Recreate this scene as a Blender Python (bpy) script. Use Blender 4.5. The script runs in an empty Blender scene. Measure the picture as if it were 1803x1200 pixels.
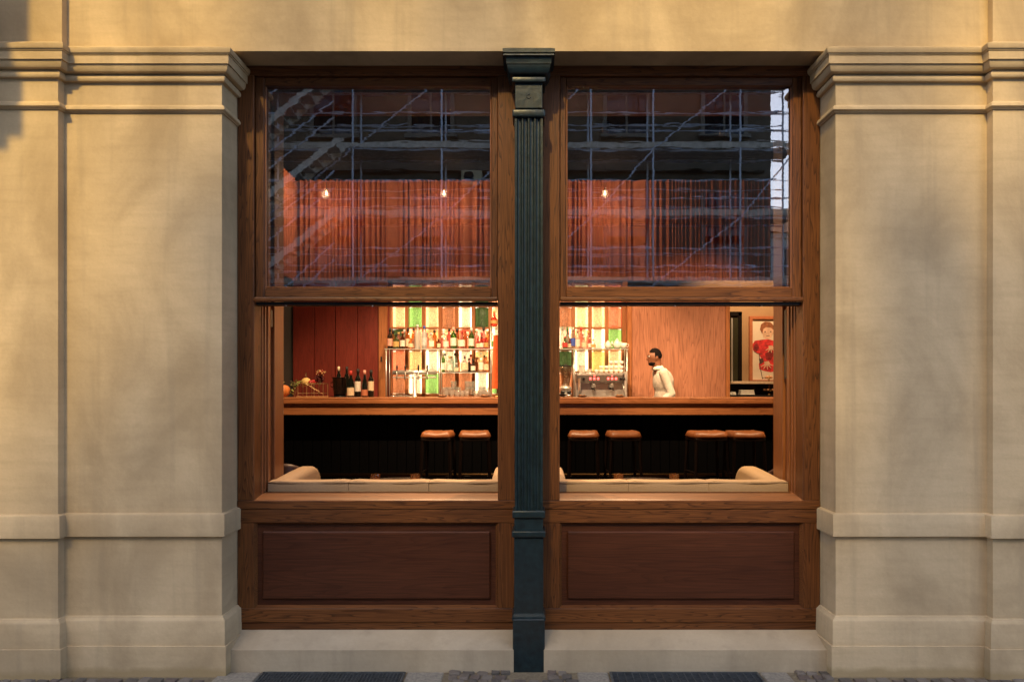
import bpy, bmesh, math, random
from mathutils import Vector, Matrix
random.seed(7)
R = math.radians
scene = bpy.context.scene
C = scene.collection

# ------------------------------------------------------------------ camera
F, VX, VY, CD, CZ = 1260.0, 931.0, 686.0, 4.2, 1.665     # focal px, vanishing point, distance, eye height
cam = bpy.data.cameras.new("camera"); camo = bpy.data.objects.new("camera", cam); C.objects.link(camo)
camo.location = (0, -CD, CZ); camo.rotation_euler = (R(90), 0, 0)
cam.sensor_width = 36; cam.lens = F / 1803 * 36
cam.shift_x = -(VX - 901.5) / 1803; cam.shift_y = (VY - 600) / 1803
cam.clip_start = 0.05; cam.clip_end = 2000
scene.camera = camo
# ------------------------------------------------------------------ sky, sun, exposure
SUN_EL, SUN_AZ = 41.0, 16.0            # sun high, a little to the left behind the camera
w = bpy.data.worlds.new("World"); scene.world = w; w.use_nodes = True
nt = w.node_tree; bg = nt.nodes["Background"]
sky = nt.nodes.new("ShaderNodeTexSky"); sky.sky_type = 'NISHITA'; sky.sun_disc = False
sky.sun_elevation = R(SUN_EL); sky.sun_rotation = R(180 + SUN_AZ)
sky.air_density = 1.0; sky.dust_density = 2.4; sky.ozone_density = 1.0
nt.links.new(sky.outputs[0], bg.inputs[0]); bg.inputs[1].default_value = 0.15
sun = bpy.data.lights.new("sun", 'SUN'); suno = bpy.data.objects.new("sun", sun); C.objects.link(suno)
sun.energy = 1.5; sun.angle = R(2.2); sun.color = (1.0, 0.68, 0.17)
sd = Vector((math.sin(R(SUN_AZ)) * math.cos(R(SUN_EL)), math.cos(R(SUN_AZ)) * math.cos(R(SUN_EL)), -math.sin(R(SUN_EL))))
suno.rotation_euler = sd.to_track_quat('-Z', 'Y').to_euler()
scene.view_settings.view_transform = 'Standard'; scene.view_settings.look = 'None'
scene.view_settings.exposure = 1.45; scene.view_settings.gamma = 1.0
scene.view_settings.use_curve_mapping = False
cy = scene.cycles
cy.use_denoising = True
cy.max_bounces = 10; cy.diffuse_bounces = 4; cy.glossy_bounces = 4; cy.transmission_bounces = 8; cy.transparent_max_bounces = 40
cy.sample_clamp_indirect = 6.0; cy.caustics_reflective = False; cy.caustics_refractive = False

# ------------------------------------------------------------------ helpers
def S(Y): return F / (Y + CD)
def X(px, Y): return (px - VX) / S(Y)
def Z(py, Y): return CZ - (py - VY) / S(Y)

def link(o, parent=None):
    C.objects.link(o)
    if parent is not None: o.parent = parent
    return o
def obj(name, bm, m, parent=None, smooth=False):
    me = bpy.data.meshes.new(name); bm.normal_update(); bm.to_mesh(me); bm.free()
    if smooth:
        for p in me.polygons: p.use_smooth = True
    o = bpy.data.objects.new(name, me)
    if m is not None: me.materials.append(m)
    return link(o, parent)
def share(name, me, parent=None, loc=(0, 0, 0), rot=(0, 0, 0), scale=(1, 1, 1)):
    o = bpy.data.objects.new(name, me); o.location = loc; o.rotation_euler = rot; o.scale = scale
    return link(o, parent)
def tag(o, label, cat, group=None):
    o["label"] = label; o["category"] = cat
    if group: o["group"] = group
    return o
def thing(name, label, cat, loc=(0, 0, 0), rz=0, group=None):
    o = bpy.data.objects.new(name, None); o.empty_display_size = 0.1
    o.location = loc; o.rotation_euler = (0, 0, rz); link(o)
    return tag(o, label, cat, group)
def struct(o, stuff=False):
    o["kind"] = "stuff" if stuff else "structure"; return o
def smooth_by_angle(o, a=40):
    me = o.data
    for p in me.polygons: p.use_smooth = True
    me.set_sharp_from_angle(angle=R(a)); return o

def BM(): return bmesh.new()
def box(bm, x0, x1, y0, y1, z0, z1, bev=0.0, seg=1):
    if x0 > x1: x0, x1 = x1, x0
    r = bmesh.ops.create_cube(bm, size=1.0)
    for v in r['verts']:
        v.co = Vector(((x0 + x1) / 2 + v.co.x * (x1 - x0), (y0 + y1) / 2 + v.co.y * (y1 - y0), (z0 + z1) / 2 + v.co.z * (z1 - z0)))
    if bev > 0:
        es = list({e for v in r['verts'] for e in v.link_edges})
        bmesh.ops.bevel(bm, geom=es, offset=bev, segments=seg, profile=0.5, affect='EDGES')
    return bm
def bx(*a, **k): return box(BM(), *a, **k)
def lathe(bm, prof, cx=0, cy_=0, cz=0, seg=20, squash=1.0):
    rings = []
    for r, z in prof:
        if r <= 1e-6: rings.append([bm.verts.new((cx, cy_, cz + z))])
        else: rings.append([bm.verts.new((cx + r * math.cos(2 * math.pi * i / seg), cy_ + squash * r * math.sin(2 * math.pi * i / seg), cz + z)) for i in range(seg)])
    for a, b in zip(rings, rings[1:]):
        for i in range(seg):
            j = (i + 1) % seg
            if len(a) == 1 and len(b) == 1: continue
            if len(a) == 1: bm.faces.new((a[0], b[j], b[i]))
            elif len(b) == 1: bm.faces.new((a[i], a[j], b[0]))
            else: bm.faces.new((a[i], a[j], b[j], b[i]))
    if len(rings[0]) > 1: bm.faces.new(list(reversed(rings[0])))
    if len(rings[-1]) > 1: bm.faces.new(rings[-1])
    return bm
def tube(bm, pts, r, seg=8, r2=None):
    pts = [Vector(p) for p in pts]; n = len(pts); rings = []
    for k, p in enumerate(pts):
        d = (pts[min(k + 1, n - 1)] - pts[max(k - 1, 0)]).normalized()
        up = Vector((0, 0, 1)) if abs(d.z) < 0.95 else Vector((1, 0, 0))
        u = d.cross(up).normalized(); v = u.cross(d).normalized()
        rr = r if r2 is None else r + (r2 - r) * k / max(1, n - 1)
        rings.append([bm.verts.new(p + (u * math.cos(2 * math.pi * i / seg) + v * math.sin(2 * math.pi * i / seg)) * rr) for i in range(seg)])
    for a, b in zip(rings, rings[1:]):
        for i in range(seg):
            j = (i + 1) % seg; bm.faces.new((a[i], b[i], b[j], a[j]))
    bm.faces.new(rings[0]); bm.faces.new(list(reversed(rings[-1])))
    bmesh.ops.recalc_face_normals(bm, faces=bm.faces[:])
    return bm
def prism(bm, poly, axis, a0, a1, bev=0, seg=2):
    """poly of 2D points extruded along axis: 'x' -> (y,z), 'y' -> (x,z), 'z' -> (x,y)"""
    def mk(p, a):
        if axis == 'x': return (a, p[0], p[1])
        if axis == 'y': return (p[0], a, p[1])
        return (p[0], p[1], a)
    A = [bm.verts.new(mk(p, a0)) for p in poly]; B = [bm.verts.new(mk(p, a1)) for p in poly]
    n = len(poly); fs = [bm.faces.new(A), bm.faces.new(list(reversed(B)))]
    for i in range(n):
        j = (i + 1) % n; fs.append(bm.faces.new((A[i], B[i], B[j], A[j])))
    bmesh.ops.recalc_face_normals(bm, faces=fs)
    if bev > 0:
        es = list({e for f in fs[:2] for e in f.edges})
        bmesh.ops.bevel(bm, geom=es, offset=bev, segments=seg, profile=0.5, affect='EDGES')
    return bm
def ball(bm, c, rx, ry=None, rz=None, u=14, v=9):
    ry = ry or rx; rz = rz or rx
    m = Matrix.Translation(c) @ Matrix.Diagonal((rx, ry, rz, 1))
    bmesh.ops.create_uvsphere(bm, u_segments=u, v_segments=v, radius=1.0, matrix=m); return bm
def sweep(bm, prof, path):
    """moulding: prof = [(projection, z)], path = plan polyline, outward = right-hand side of travel is wall; offset to the left normal"""
    n = len(path); P = [Vector(p) for p in path]; offs = []
    for i in range(n):
        nr = []
        for a, b in ((i - 1, i), (i, i + 1)):
            if 0 <= a and b < n:
                d = (P[b] - P[a]).normalized(); nr.append(Vector((d.y, -d.x)))
        if len(nr) == 1: offs.append(nr[0])
        else: offs.append((nr[0] + nr[1]) / (1 + nr[0].dot(nr[1])))
    rings = [[bm.verts.new((P[i].x + offs[i].x * p, P[i].y + offs[i].y * p, z)) for i in range(n)] for p, z in prof]
    for a, b in zip(rings, rings[1:]):
        for i in range(n - 1): bm.faces.new((a[i], a[i + 1], b[i + 1], b[i]))
    bmesh.ops.recalc_face_normals(bm, faces=bm.faces[:]); return bm

# ------------------------------------------------------------------ materials
MATS = {}
def new_mat(name):
    m = bpy.data.materials.new(name); m.use_nodes = True
    n = m.node_tree.nodes; return m, n, m.node_tree.links, n["Principled BSDF"]
def coords(n, l, scale, rnd=True):
    tc = n.new("ShaderNodeTexCoord"); mp = n.new("ShaderNodeMapping"); mp.inputs['Scale'].default_value = scale
    if rnd:
        oi = n.new("ShaderNodeObjectInfo"); mu = n.new("ShaderNodeMath"); mu.operation = 'MULTIPLY'; mu.inputs[1].default_value = 41.0
        l.new(oi.outputs['Random'], mu.inputs[0]); va = n.new("ShaderNodeVectorMath"); va.operation = 'ADD'
        l.new(tc.outputs['Object'], va.inputs[0]); l.new(mu.outputs[0], va.inputs[1]); l.new(va.outputs[0], mp.inputs['Vector'])
    else: l.new(tc.outputs['Object'], mp.inputs['Vector'])
    return mp.outputs[0]
def noise(n, l, vec, scale, detail=3, rough=0.55, dist=0.0):
    t = n.new("ShaderNodeTexNoise"); t.inputs['Scale'].default_value = scale; t.inputs['Detail'].default_value = detail
    t.inputs['Roughness'].default_value = rough; t.inputs['Distortion'].default_value = dist
    l.new(vec, t.inputs['Vector']); return t.outputs['Fac']
def ramp(n, l, fac, stops):
    r = n.new("ShaderNodeValToRGB"); e = r.color_ramp.elements
    while len(e) > 1: e.remove(e[-1])
    for i, (p, c) in enumerate(stops):
        el = e[0] if i == 0 else e.new(p)
        el.position = p; el.color = (*c, 1) if len(c) == 3 else c
    l.new(fac, r.inputs[0]); return r.outputs[0]
def mix(n, l, fac, a, b, mode='MIX'):
    m = n.new("ShaderNodeMix"); m.data_type = 'RGBA'; m.blend_type = mode
    for s, v in ((0, fac), (6, a), (7, b)):
        if hasattr(v, 'is_linked'): l.new(v, m.inputs[s])
        else: m.inputs[s].default_value = v if s == 0 else (*v, 1)
    return m.outputs[2]
def bump(n, l, h, strength, dist, bsdf):
    b = n.new("ShaderNodeBump"); b.inputs['Strength'].default_value = strength; b.inputs['Distance'].default_value = dist
    l.new(h, b.inputs['Height'])
    if bsdf.inputs['Normal'].is_linked: l.new(bsdf.inputs['Normal'].links[0].from_socket, b.inputs['Normal'])
    l.new(b.outputs[0], bsdf.inputs['Normal'])
def plain(name, col, rough=0.5, metal=0.0, var=0.15, scale=30, bmp=0.0, coat=0.0, spec=0.5):
    if name in MATS: return MATS[name]
    m, n, l, b = new_mat(name)
    v = coords(n, l, (1, 1, 1)); f = noise(n, l, v, scale, 4)
    lo = tuple(c * (1 - var) for c in col); hi = tuple(min(1, c * (1 + var)) for c in col)
    l.new(ramp(n, l, f, [(0.3, lo), (0.7, hi)]), b.inputs['Base Color'])
    b.inputs['Roughness'].default_value = rough; b.inputs['Metallic'].default_value = metal
    b.inputs['Coat Weight'].default_value = coat; b.inputs['Specular IOR Level'].default_value = spec
    if bmp: bump(n, l, f, bmp, 0.004, b)
    MATS[name] = m; return m
def wood(name, dark, mid, light, axis='z', rough=0.42, bands=15, freq=9.0, stretch=0.075, line=0.55, coat=0.0, spec=0.5):
    if name in MATS: return MATS[name]
    m, n, l, b = new_mat(name)
    def sc(a, s):   # a across the grain, s along it
        return {'x': (s, a, a), 'y': (a, s, a), 'z': (a, a, s)}[axis]
    v = coords(n, l, sc(1, stretch))
    f = noise(n, l, v, freq, 1.6, 0.45, 0.25)
    mu = n.new("ShaderNodeMath"); mu.operation = 'MULTIPLY'; mu.inputs[1].default_value = bands; l.new(f, mu.inputs[0])
    fr = n.new("ShaderNodeMath"); fr.operation = 'FRACT'; l.new(mu.outputs[0], fr.inputs[0])
    rings = ramp(n, l, fr.outputs[0], [(0.0, (1, 1, 1)), (0.55, (0.92, 0.92, 0.92)), (0.84, (0.35, 0.35, 0.35)), (0.94, (0.0, 0.0, 0.0)), (1.0, (1, 1, 1))])
    fib = noise(n, l, coords(n, l, sc(1, 0.02)), 190, 3, 0.65)
    tone = noise(n, l, coords(n, l, sc(1, 0.25)), 3.0, 3)
    base = ramp(n, l, tone, [(0.3, mid), (0.7, light)])
    rb = n.new("ShaderNodeMath"); rb.operation = 'SUBTRACT'; rb.inputs[0].default_value = 1.0; l.new(rings, rb.inputs[1])
    rf = n.new("ShaderNodeMath"); rf.operation = 'MULTIPLY'; rf.inputs[1].default_value = line; l.new(rb.outputs[0], rf.inputs[0])
    c1 = mix(n, l, rf.outputs[0], base, dark)
    c2 = mix(n, l, 0.55, c1, ramp(n, l, fib, [(0.35, (0.45, 0.45, 0.45)), (0.65, (1.25, 1.25, 1.25))]), 'MULTIPLY')
    l.new(c2, b.inputs['Base Color'])
    rr = n.new("ShaderNodeMapRange"); rr.inputs[3].default_value = rough - 0.1; rr.inputs[4].default_value = rough + 0.15
    l.new(fib, rr.inputs[0]); l.new(rr.outputs[0], b.inputs['Roughness'])
    b.inputs['Coat Weight'].default_value = coat; b.inputs['Coat Roughness'].default_value = 0.12; b.inputs['Specular IOR Level'].default_value = spec
    bump(n, l, fib, 0.25, 0.002, b)
    MATS[name] = m; return m
def stucco(name, a, bcol, dirt, ground=True):
    m, n, l, b = new_mat(name)
    v = coords(n, l, (1, 1, 1), False)
    big = noise(n, l, coords(n, l, (1.15, 1, 0.8), False), 1.5, 6, 0.55, 0.6)
    brush = noise(n, l, coords(n, l, (1.2, 1, 9), False), 2.2, 5, 0.6)
    col = ramp(n, l, big, [(0.36, a), (0.62, bcol)])
    col = mix(n, l, ramp(n, l, brush, [(0.45, (0, 0, 0)), (0.75, (0.26, 0.26, 0.26))]), col, tuple(c * 0.82 for c in a))
    fine = noise(n, l, v, 55, 4, 0.6)
    col = mix(n, l, 0.10, col, ramp(n, l, fine, [(0.3, (0.6, 0.6, 0.6)), (0.7, (1.2, 1.2, 1.2))]), 'MULTIPLY')
    # rain streaks and splash dirt with ragged shapes
    st = noise(n, l, coords(n, l, (7, 7, 0.35), False), 1.0, 4, 0.6)
    col = mix(n, l, ramp(n, l, st, [(0.54, (0, 0, 0)), (0.74, (0.42, 0.42, 0.42))]), col, dirt)
    if ground:
        tc = n.new("ShaderNodeTexCoord"); sx = n.new("ShaderNodeSeparateXYZ"); l.new(tc.outputs['Object'], sx.inputs[0])
        nn = noise(n, l, v, 9, 5); ad = n.new("ShaderNodeMath"); ad.operation = 'MULTIPLY_ADD'; ad.inputs[1].default_value = -0.06
        l.new(nn, ad.inputs[0]); l.new(sx.outputs[2], ad.inputs[2])
        col = mix(n, l, ramp(n, l, ad.outputs[0], [(0.0, (0.7, 0.7, 0.7)), (0.03, (0, 0, 0))]), col, (0.33, 0.24, 0.12))
    l.new(col, b.inputs['Base Color']); b.inputs['Roughness'].default_value = 0.9; b.inputs['Specular IOR Level'].default_value = 0.2
    bump(n, l, noise(n, l, v, 9, 4), 0.35, 0.012, b); bump(n, l, fine, 0.14, 0.004, b)
    return m
def emit(name, col, s):
    if name in MATS: return MATS[name]
    m = bpy.data.materials.new(name); m.use_nodes = True; n = m.node_tree.nodes; n.clear()
    e = n.new("ShaderNodeEmission"); e.inputs[0].default_value = (*col, 1); e.inputs[1].default_value = s
    o = n.new("ShaderNodeOutputMaterial"); m.node_tree.links.new(e.outputs[0], o.inputs[0]); MATS[name] = m; return m
def glass(name, col, rough=0.03, ior=1.35, body=0.10):
    """thin-walled coloured glass: tinted see-through walls with mirror glints and a little milkiness"""
    if name in MATS: return MATS[name]
    m = bpy.data.materials.new(name); m.use_nodes = True; n = m.node_tree.nodes; l = m.node_tree.links; n.clear()
    t = n.new("ShaderNodeBsdfTransparent"); t.inputs[0].default_value = (*[c ** .6 for c in col], 1)
    tl = n.new("ShaderNodeBsdfTranslucent"); tl.inputs[0].default_value = (*col, 1)
    df = n.new("ShaderNodeBsdfDiffuse"); df.inputs[0].default_value = (*col, 1)
    g = n.new("ShaderNodeBsdfGlossy"); g.inputs['Roughness'].default_value = max(rough, .06)
    md = n.new("ShaderNodeMixShader"); md.inputs[0].default_value = .5; l.new(tl.outputs[0], md.inputs[1]); l.new(df.outputs[0], md.inputs[2])
    m0 = n.new("ShaderNodeMixShader"); m0.inputs[0].default_value = body; l.new(t.outputs[0], m0.inputs[1]); l.new(md.outputs[0], m0.inputs[2])
    lw = n.new("ShaderNodeLayerWeight"); lw.inputs[0].default_value = .35
    mu = n.new("ShaderNodeMath"); mu.operation = 'MULTIPLY_ADD'; mu.inputs[1].default_value = .55; mu.inputs[2].default_value = .05; l.new(lw.outputs['Facing'], mu.inputs[0])
    m1 = n.new("ShaderNodeMixShader"); l.new(mu.outputs[0], m1.inputs[0]); l.new(m0.outputs[0], m1.inputs[1]); l.new(g.outputs[0], m1.inputs[2])
    o = n.new("ShaderNodeOutputMaterial"); l.new(m1.outputs[0], o.inputs[0]); MATS[name] = m; return m
def window_glass(name, refl):
    m = bpy.data.materials.new(name); m.use_nodes = True; n = m.node_tree.nodes; l = m.node_tree.links; n.clear()
    t = n.new("ShaderNodeBsdfTransparent"); t.inputs[0].default_value = (0.80, 0.78, 0.78, 1)
    g = n.new("ShaderNodeBsdfGlossy"); g.inputs['Roughness'].default_value = 0.0
    v = coords(n, l, (1, 1, 5.0)); h = noise(n, l, v, 2.2, 3, 0.55)
    bp = n.new("ShaderNodeBump"); bp.inputs['Strength'].default_value = 0.015; bp.inputs['Distance'].default_value = 0.010
    l.new(h, bp.inputs['Height']); l.new(bp.outputs[0], g.inputs['Normal'])
    fr = n.new("ShaderNodeFresnel"); fr.inputs[0].default_value = 1.5
    ad = n.new("ShaderNodeMath"); ad.operation = 'ADD'; ad.inputs[1].default_value = refl; l.new(fr.outputs[0], ad.inputs[0])
    mx = n.new("ShaderNodeMixShader"); l.new(ad.outputs[0], mx.inputs[0]); l.new(t.outputs[0], mx.inputs[1]); l.new(g.outputs[0], mx.inputs[2])
    o = n.new("ShaderNodeOutputMaterial"); l.new(mx.outputs[0], o.inputs[0]); return m

STUCCO = stucco("ochre_stucco", (0.405, 0.300, 0.178), (0.585, 0.445, 0.272), (0.30, 0.235, 0.155))
STONE = stucco("ledge_stone", (0.36, 0.285, 0.19), (0.46, 0.37, 0.255), (0.27, 0.215, 0.15), False)
OAK = {a: wood("oak_" + a, (0.016, 0.005, 0.002), (0.112, 0.039, 0.0120), (0.168, 0.062, 0.0180), a, rough=0.40, line=0.75, bands=17, freq=19.0, stretch=0.05, spec=0.3) for a in 'xyz'}
PANELW = wood("panel_wood", (0.016, 0.005, 0.0025), (0.054, 0.0165, 0.0075), (0.078, 0.0255, 0.0115), 'x', rough=0.42, line=0.35, spec=0.25)
BAR_WOOD = wood("bar_wood", (0.09, 0.028, 0.010), (0.30, 0.115, 0.045), (0.38, 0.15, 0.06), 'x', rough=0.22, line=0.4, coat=0.4)
PLY = wood("ply_wood", (0.16, 0.050, 0.026), (0.37, 0.155, 0.088), (0.44, 0.19, 0.112), 'z', rough=0.33, freq=13.0, bands=13, stretch=0.05, line=0.6, coat=0.25)
ORANGEW = wood("amber_wood", (0.14, 0.04, 0.012), (0.34, 0.12, 0.04), (0.42, 0.16, 0.055), 'z', rough=0.35, line=0.4)
REDW = wood("red_wood", (0.06, 0.009, 0.006), (0.17, 0.022, 0.014), (0.21, 0.030, 0.018), 'z', rough=0.35, line=0.4)
DARKW = wood("dark_wood", (0.003, 0.002, 0.0015), (0.006, 0.0035, 0.0028), (0.009, 0.005, 0.004), 'z', rough=0.5, spec=0.12)
LINING = {a: wood("lining_wood_" + a, (0.07, 0.022, 0.007), (0.19, 0.066, 0.021), (0.24, 0.086, 0.027), a, rough=0.38, line=0.35) for a in 'xyz'}
IRON = plain("green_iron_paint", (0.0065, 0.0160, 0.0195), 0.36, var=0.45, scale=26, bmp=0.5)
BLACKM = plain("black_metal", (0.008, 0.008, 0.009), 0.4)
CHROME = plain("chrome", (0.80, 0.78, 0.75), 0.30, 0.75, var=0.05)
STEEL = plain("grate_steel", (0.16, 0.18, 0.20), 0.45, 0.85, var=0.3)
BRASS = plain("brass", (0.55, 0.34, 0.13), 0.25, 1.0)
BOARD = plain("bar_board_paint", (0.0008, 0.0009, 0.0013), 0.6, var=0.3, spec=0.05)
FABRIC = plain("tan_upholstery", (0.255, 0.165, 0.092), 0.85, var=0.10, scale=240, bmp=0.25)
PIPING = plain("brown_piping", (0.18, 0.11, 0.06), 0.7)
LEATHER = plain("orange_leather", (0.23, 0.078, 0.024), 0.42, var=0.22, scale=28, bmp=0.3)
DARKLEATHER = plain("dark_leather", (0.035, 0.012, 0.010), 0.45)
DARKWALL = plain("dark_wall", (0.045, 0.042, 0.038), 0.8, var=0.1, scale=6)
CEIL = plain("dark_ceiling", (0.006, 0.005, 0.005), 1.0, spec=0.02)
OCHRE_IN = plain("interior_plaster", (0.36, 0.22, 0.11), 0.8, var=0.08, scale=5)
FLOORW = wood("floor_wood", (0.02, 0.008, 0.004), (0.07, 0.03, 0.014), (0.09, 0.04, 0.02), 'y', rough=0.35)
WHITE = plain("white_ceramic", (0.78, 0.74, 0.68), 0.25, var=0.03)
CLOTH = plain("white_cotton", (0.72, 0.68, 0.60), 0.9, var=0.06, scale=90, bmp=0.3)
CLEAR = glass("clear_glass", (0.97, 0.98, 0.97), 0.02, 1.3)
SHELFG = glass("shelf_glass", (0.70, 0.92, 0.80), 0.02, 1.3)
CURTAIN = plain("rust_curtain", (0.46, 0.150, 0.078), 0.85, var=0.14, scale=12)
PANE = window_glass("window_glass", 0.19)

# ------------------------------------------------------------------ street
XC = 1.801
def ground_mat():
    m, n, l, b = new_mat("mortar_sand")
    v = coords(n, l, (1, 1, 1), False)
    f = noise(n, l, v, 40, 5)
    l.new(ramp(n, l, f, [(0.3, (0.13, 0.10, 0.06)), (0.7, (0.23, 0.18, 0.11))]), b.inputs['Base Color'])
    b.inputs['Roughness'].default_value = 0.95; bump(n, l, f, 0.5, 0.006, b); return m
def far_paving():
    m, n, l, b = new_mat("street_cobbles")
    v = coords(n, l, (1, 1, 1), False)
    vo = n.new("ShaderNodeTexVoronoi"); vo.inputs['Scale'].default_value = 11; l.new(v, vo.inputs['Vector'])
    l.new(ramp(n, l, vo.outputs['Color'], [(0, (0.09, 0.085, 0.08)), (1, (0.2, 0.18, 0.16))]), b.inputs['Base Color'])
    b.inputs['Roughness'].default_value = 0.8; bump(n, l, vo.outputs['Distance'], 0.6, 0.01, b); return m
bm = BM(); box(bm, -60, 60, -70, 0.19, -0.5, -0.012)
struct(obj("street", bm, far_paving()))
bm = BM(); box(bm, -6, 6, -1.6, 0.20, -0.05, -0.004)
pavement = struct(obj("pavement", bm, ground_mat()))
COB = [plain("cobble_%d" % i, c, 0.75, var=0.35, scale=90, bmp=0.5) for i, c in enumerate([(0.11, 0.092, 0.075), (0.16, 0.128, 0.10), (0.13, 0.098, 0.08), (0.18, 0.15, 0.12)])]
cob_me = []
for k in range(4):
    bm = BM(); box(bm, -0.5, 0.5, -0.5, 0.5, -1, 1)
    bmesh.ops.bevel(bm, geom=[e for e in bm.edges], offset=0.16, segments=2, profile=0.6, affect='EDGES')
    for v in bm.verts: v.co += Vector((random.uniform(-.06, .06), random.uniform(-.06, .06), random.uniform(-.12, .12)))
    me = bpy.data.meshes.new("cobble"); bm.to_mesh(me); bm.free()
    for p in me.polygons: p.use_smooth = True
    me.materials.append(COB[k]); cob_me.append(me)
GR = [(-1.565, -0.725), (0.475, 1.345)]                           # steel gratings
FL = [(-1.815, -1.575), (-0.715, -0.50), (0.285, 0.465), (1.36, 1.52)]   # flagstones beside them
def free(x): return all(not (a - 0.035 < x < b + 0.035) for a, b in GR + FL)
rest = BM(); nc = 0
yrow = 0.0
for r in range(17):
    y = -0.035 - r * 0.072
    x = -3.6 + random.uniform(0, .05)
    while x < 3.6:
        wx = random.uniform(0.05, 0.078)
        ins = abs(x) < XC - 0.05
        yy = y + random.uniform(-.008, .008) + (0.05 if ins else -0.075)
        if (free(x) or yy < -0.46) and not (abs(x) < 0.115 and yy > -0.085):
            sc = (wx * 0.9, random.uniform(0.052, 0.064), 0.03)
            if r < 3 and nc < 300:
                share("cobble", random.choice(cob_me), pavement, (x, yy, -0.022 + random.uniform(-.004, .004)), (0, 0, random.uniform(-.12, .12)), sc); nc += 1
            else:
                box(rest, x - sc[0] / 2, x + sc[0] / 2, yy - .029, yy + .029, -0.04, 0.004 + random.uniform(-.003, .003), bev=0.008)
        x += wx + 0.008
o = obj("cobble_field", rest, COB[1], pavement); o["kind"] = "stuff"
for a, b in FL:
    obj("flagstone", bx(a, b, -0.44, 0.02, -0.05, 0.004, bev=0.006), plain("flagstone", (0.24, 0.21, 0.165), 0.85, var=0.25, scale=60, bmp=0.5), pavement)
GL = ["steel grating sunk in the paving under the window with the wine bottles", "steel grating sunk in the paving under the window with the bartender"]
for gi, (a, b) in enumerate(GR):
    g = thing("floor_grating", GL[gi], "grating", ((a + b) / 2, -0.2, 0), 0, "steel gratings at the foot of the wall")
    def sub(x): return x - (a + b) / 2
    bm = BM(); y0, y1 = -0.24, 0.215
    for q in ((sub(a), sub(a) + .012, y0, y1), (sub(b) - .012, sub(b), y0, y1), (sub(a), sub(b), y0, y0 + .012), (sub(a), sub(b), y1 - .012, y1)):
        box(bm, q[0], q[1], q[2], q[3], -0.03, 0.008)
    obj("frame", bm, STEEL, g)
    obj("pit_shade_sheet", bx(sub(a) + .01, sub(b) - .01, y0 + .01, y1 - .01, -0.01, -0.002), BLACKM, g)  # black sheet standing in for the dark pit below the bars
    n_ = 40 if gi == 0 else 20
    bar = BM(); box(bar, -.0022, .0022, y0 + .013, y1 - .013, -0.001, 0.006); me = bpy.data.meshes.new("bar"); bar.to_mesh(me); bar.free(); me.materials.append(STEEL)
    for i in range(1, n_): share("bar", me, g, (sub(a) + (b - a) * i / n_, 0, 0))
    bar = BM(); box(bar, sub(a) + .013, sub(b) - .013, -.0016, .0016, -0.0015, 0.0055); me = bpy.data.meshes.new("cross_bar"); bar.to_mesh(me); bar.free(); me.materials.append(STEEL)
    for i in range(1, 20): share("cross_bar", me, g, (0, y0 + (y1 - y0) * i / 20, 0))

# ------------------------------------------------------------------ building front
bld = thing("corner_bar_building", "ochre stucco building front with pilasters, cornices and two tall oak window bays", "building", (0, 0, 0))
def zc(py, p): return CZ + (VY - py) / F * (CD - p)
def prof(l): return [(p, zc(py, p)) for p, py in l]
CORN = prof([(0.0, 146), (0.008, 145), (0.020, 143), (0.026, 139.5), (0.026, 136), (0.020, 132.5), (0.012, 131), (0.022, 130.2), (0.030, 129), (0.044, 126), (0.053, 121), (0.057, 114), (0.058, 112.4), (0.066, 111.6), (0.066, 97), (0.071, 96), (0.072, 93.6), (0.078, 92.5), (0.083, 88), (0.083, 83.5), (0.02, 82), (-0.04, 81)])
ASTR = prof([(0.0, 199), (0.010, 198), (0.011, 196.2), (0.015, 195.6), (0.024, 192.5), (0.024, 189), (0.016, 186), (0.0, 185)])
BAND = prof([(0.0, 945), (0.024, 944), (0.025, 907.5), (0.021, 905), (0.0, 902)])
PLIN = [(0.040, -0.06), (0.040, zc(1137.5, .04)), (0.030, zc(1136, .03)), (0.028, zc(1094, .028)), (0.024, zc(1091, .024)), (0.012, zc(1086.5, .012)), (0.010, zc(1084.5, .01)), (0.004, zc(1083.5, .004)), (0.0, zc(1082.5, 0))]
def pilaster(path, x0, x1, y0):
    s = obj("pilaster", bx(x0, x1, y0, 0.72, -0.06, 3.64), STUCCO, bld)
    for nm, pr in (("cornice", CORN), ("astragal", ASTR), ("band", BAND), ("plinth", PLIN)):
        smooth_by_angle(obj(nm, sweep(BM(), pr, path), STUCCO, s), 35)
    return s
BXL, BXR, BP = 2.726, 2.688, 0.056
pilaster([(-2.735, 0), (-XC, 0), (-XC, 0.216)], -2.735, -XC, 0.0)
pilaster([(XC, 0.216), (XC, 0), (2.70, 0)], XC, 2.70, 0.0)
pilaster([(-4.4, -BP), (-BXL, -BP), (-BXL, 0.02)], -4.4, -BXL, -BP)
pilaster([(BXR, 0.02), (BXR, -BP), (4.4, -BP)], BXR, 4.4, -BP)
LZ = 3.664
bm = BM(); box(bm, -2.74, 2.74, 0.028, 0.72, LZ, 7.5)
obj("lintel", bm, STUCCO, bld)
bm = BM(); box(bm, -2.735, -XC, 0.028, 0.72, 3.6, LZ + .01); box(bm, XC, 2.70, 0.028, 0.72, 3.6, LZ + .01)
obj("frieze", bm, STUCCO, bld)
for a, b in ((-4.4, -2.728), (2.712, 4.4)):
    obj("upper_pier", bx(a, b, -0.018, 0.74, 3.60, 7.5), STUCCO, bld)
# added unseen overhang that holds sky light off the upper wall
obj("added_overhang", bx(-9, 9, -1.25, 0.0, 5.55, 5.80), STUCCO, bld)
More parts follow.
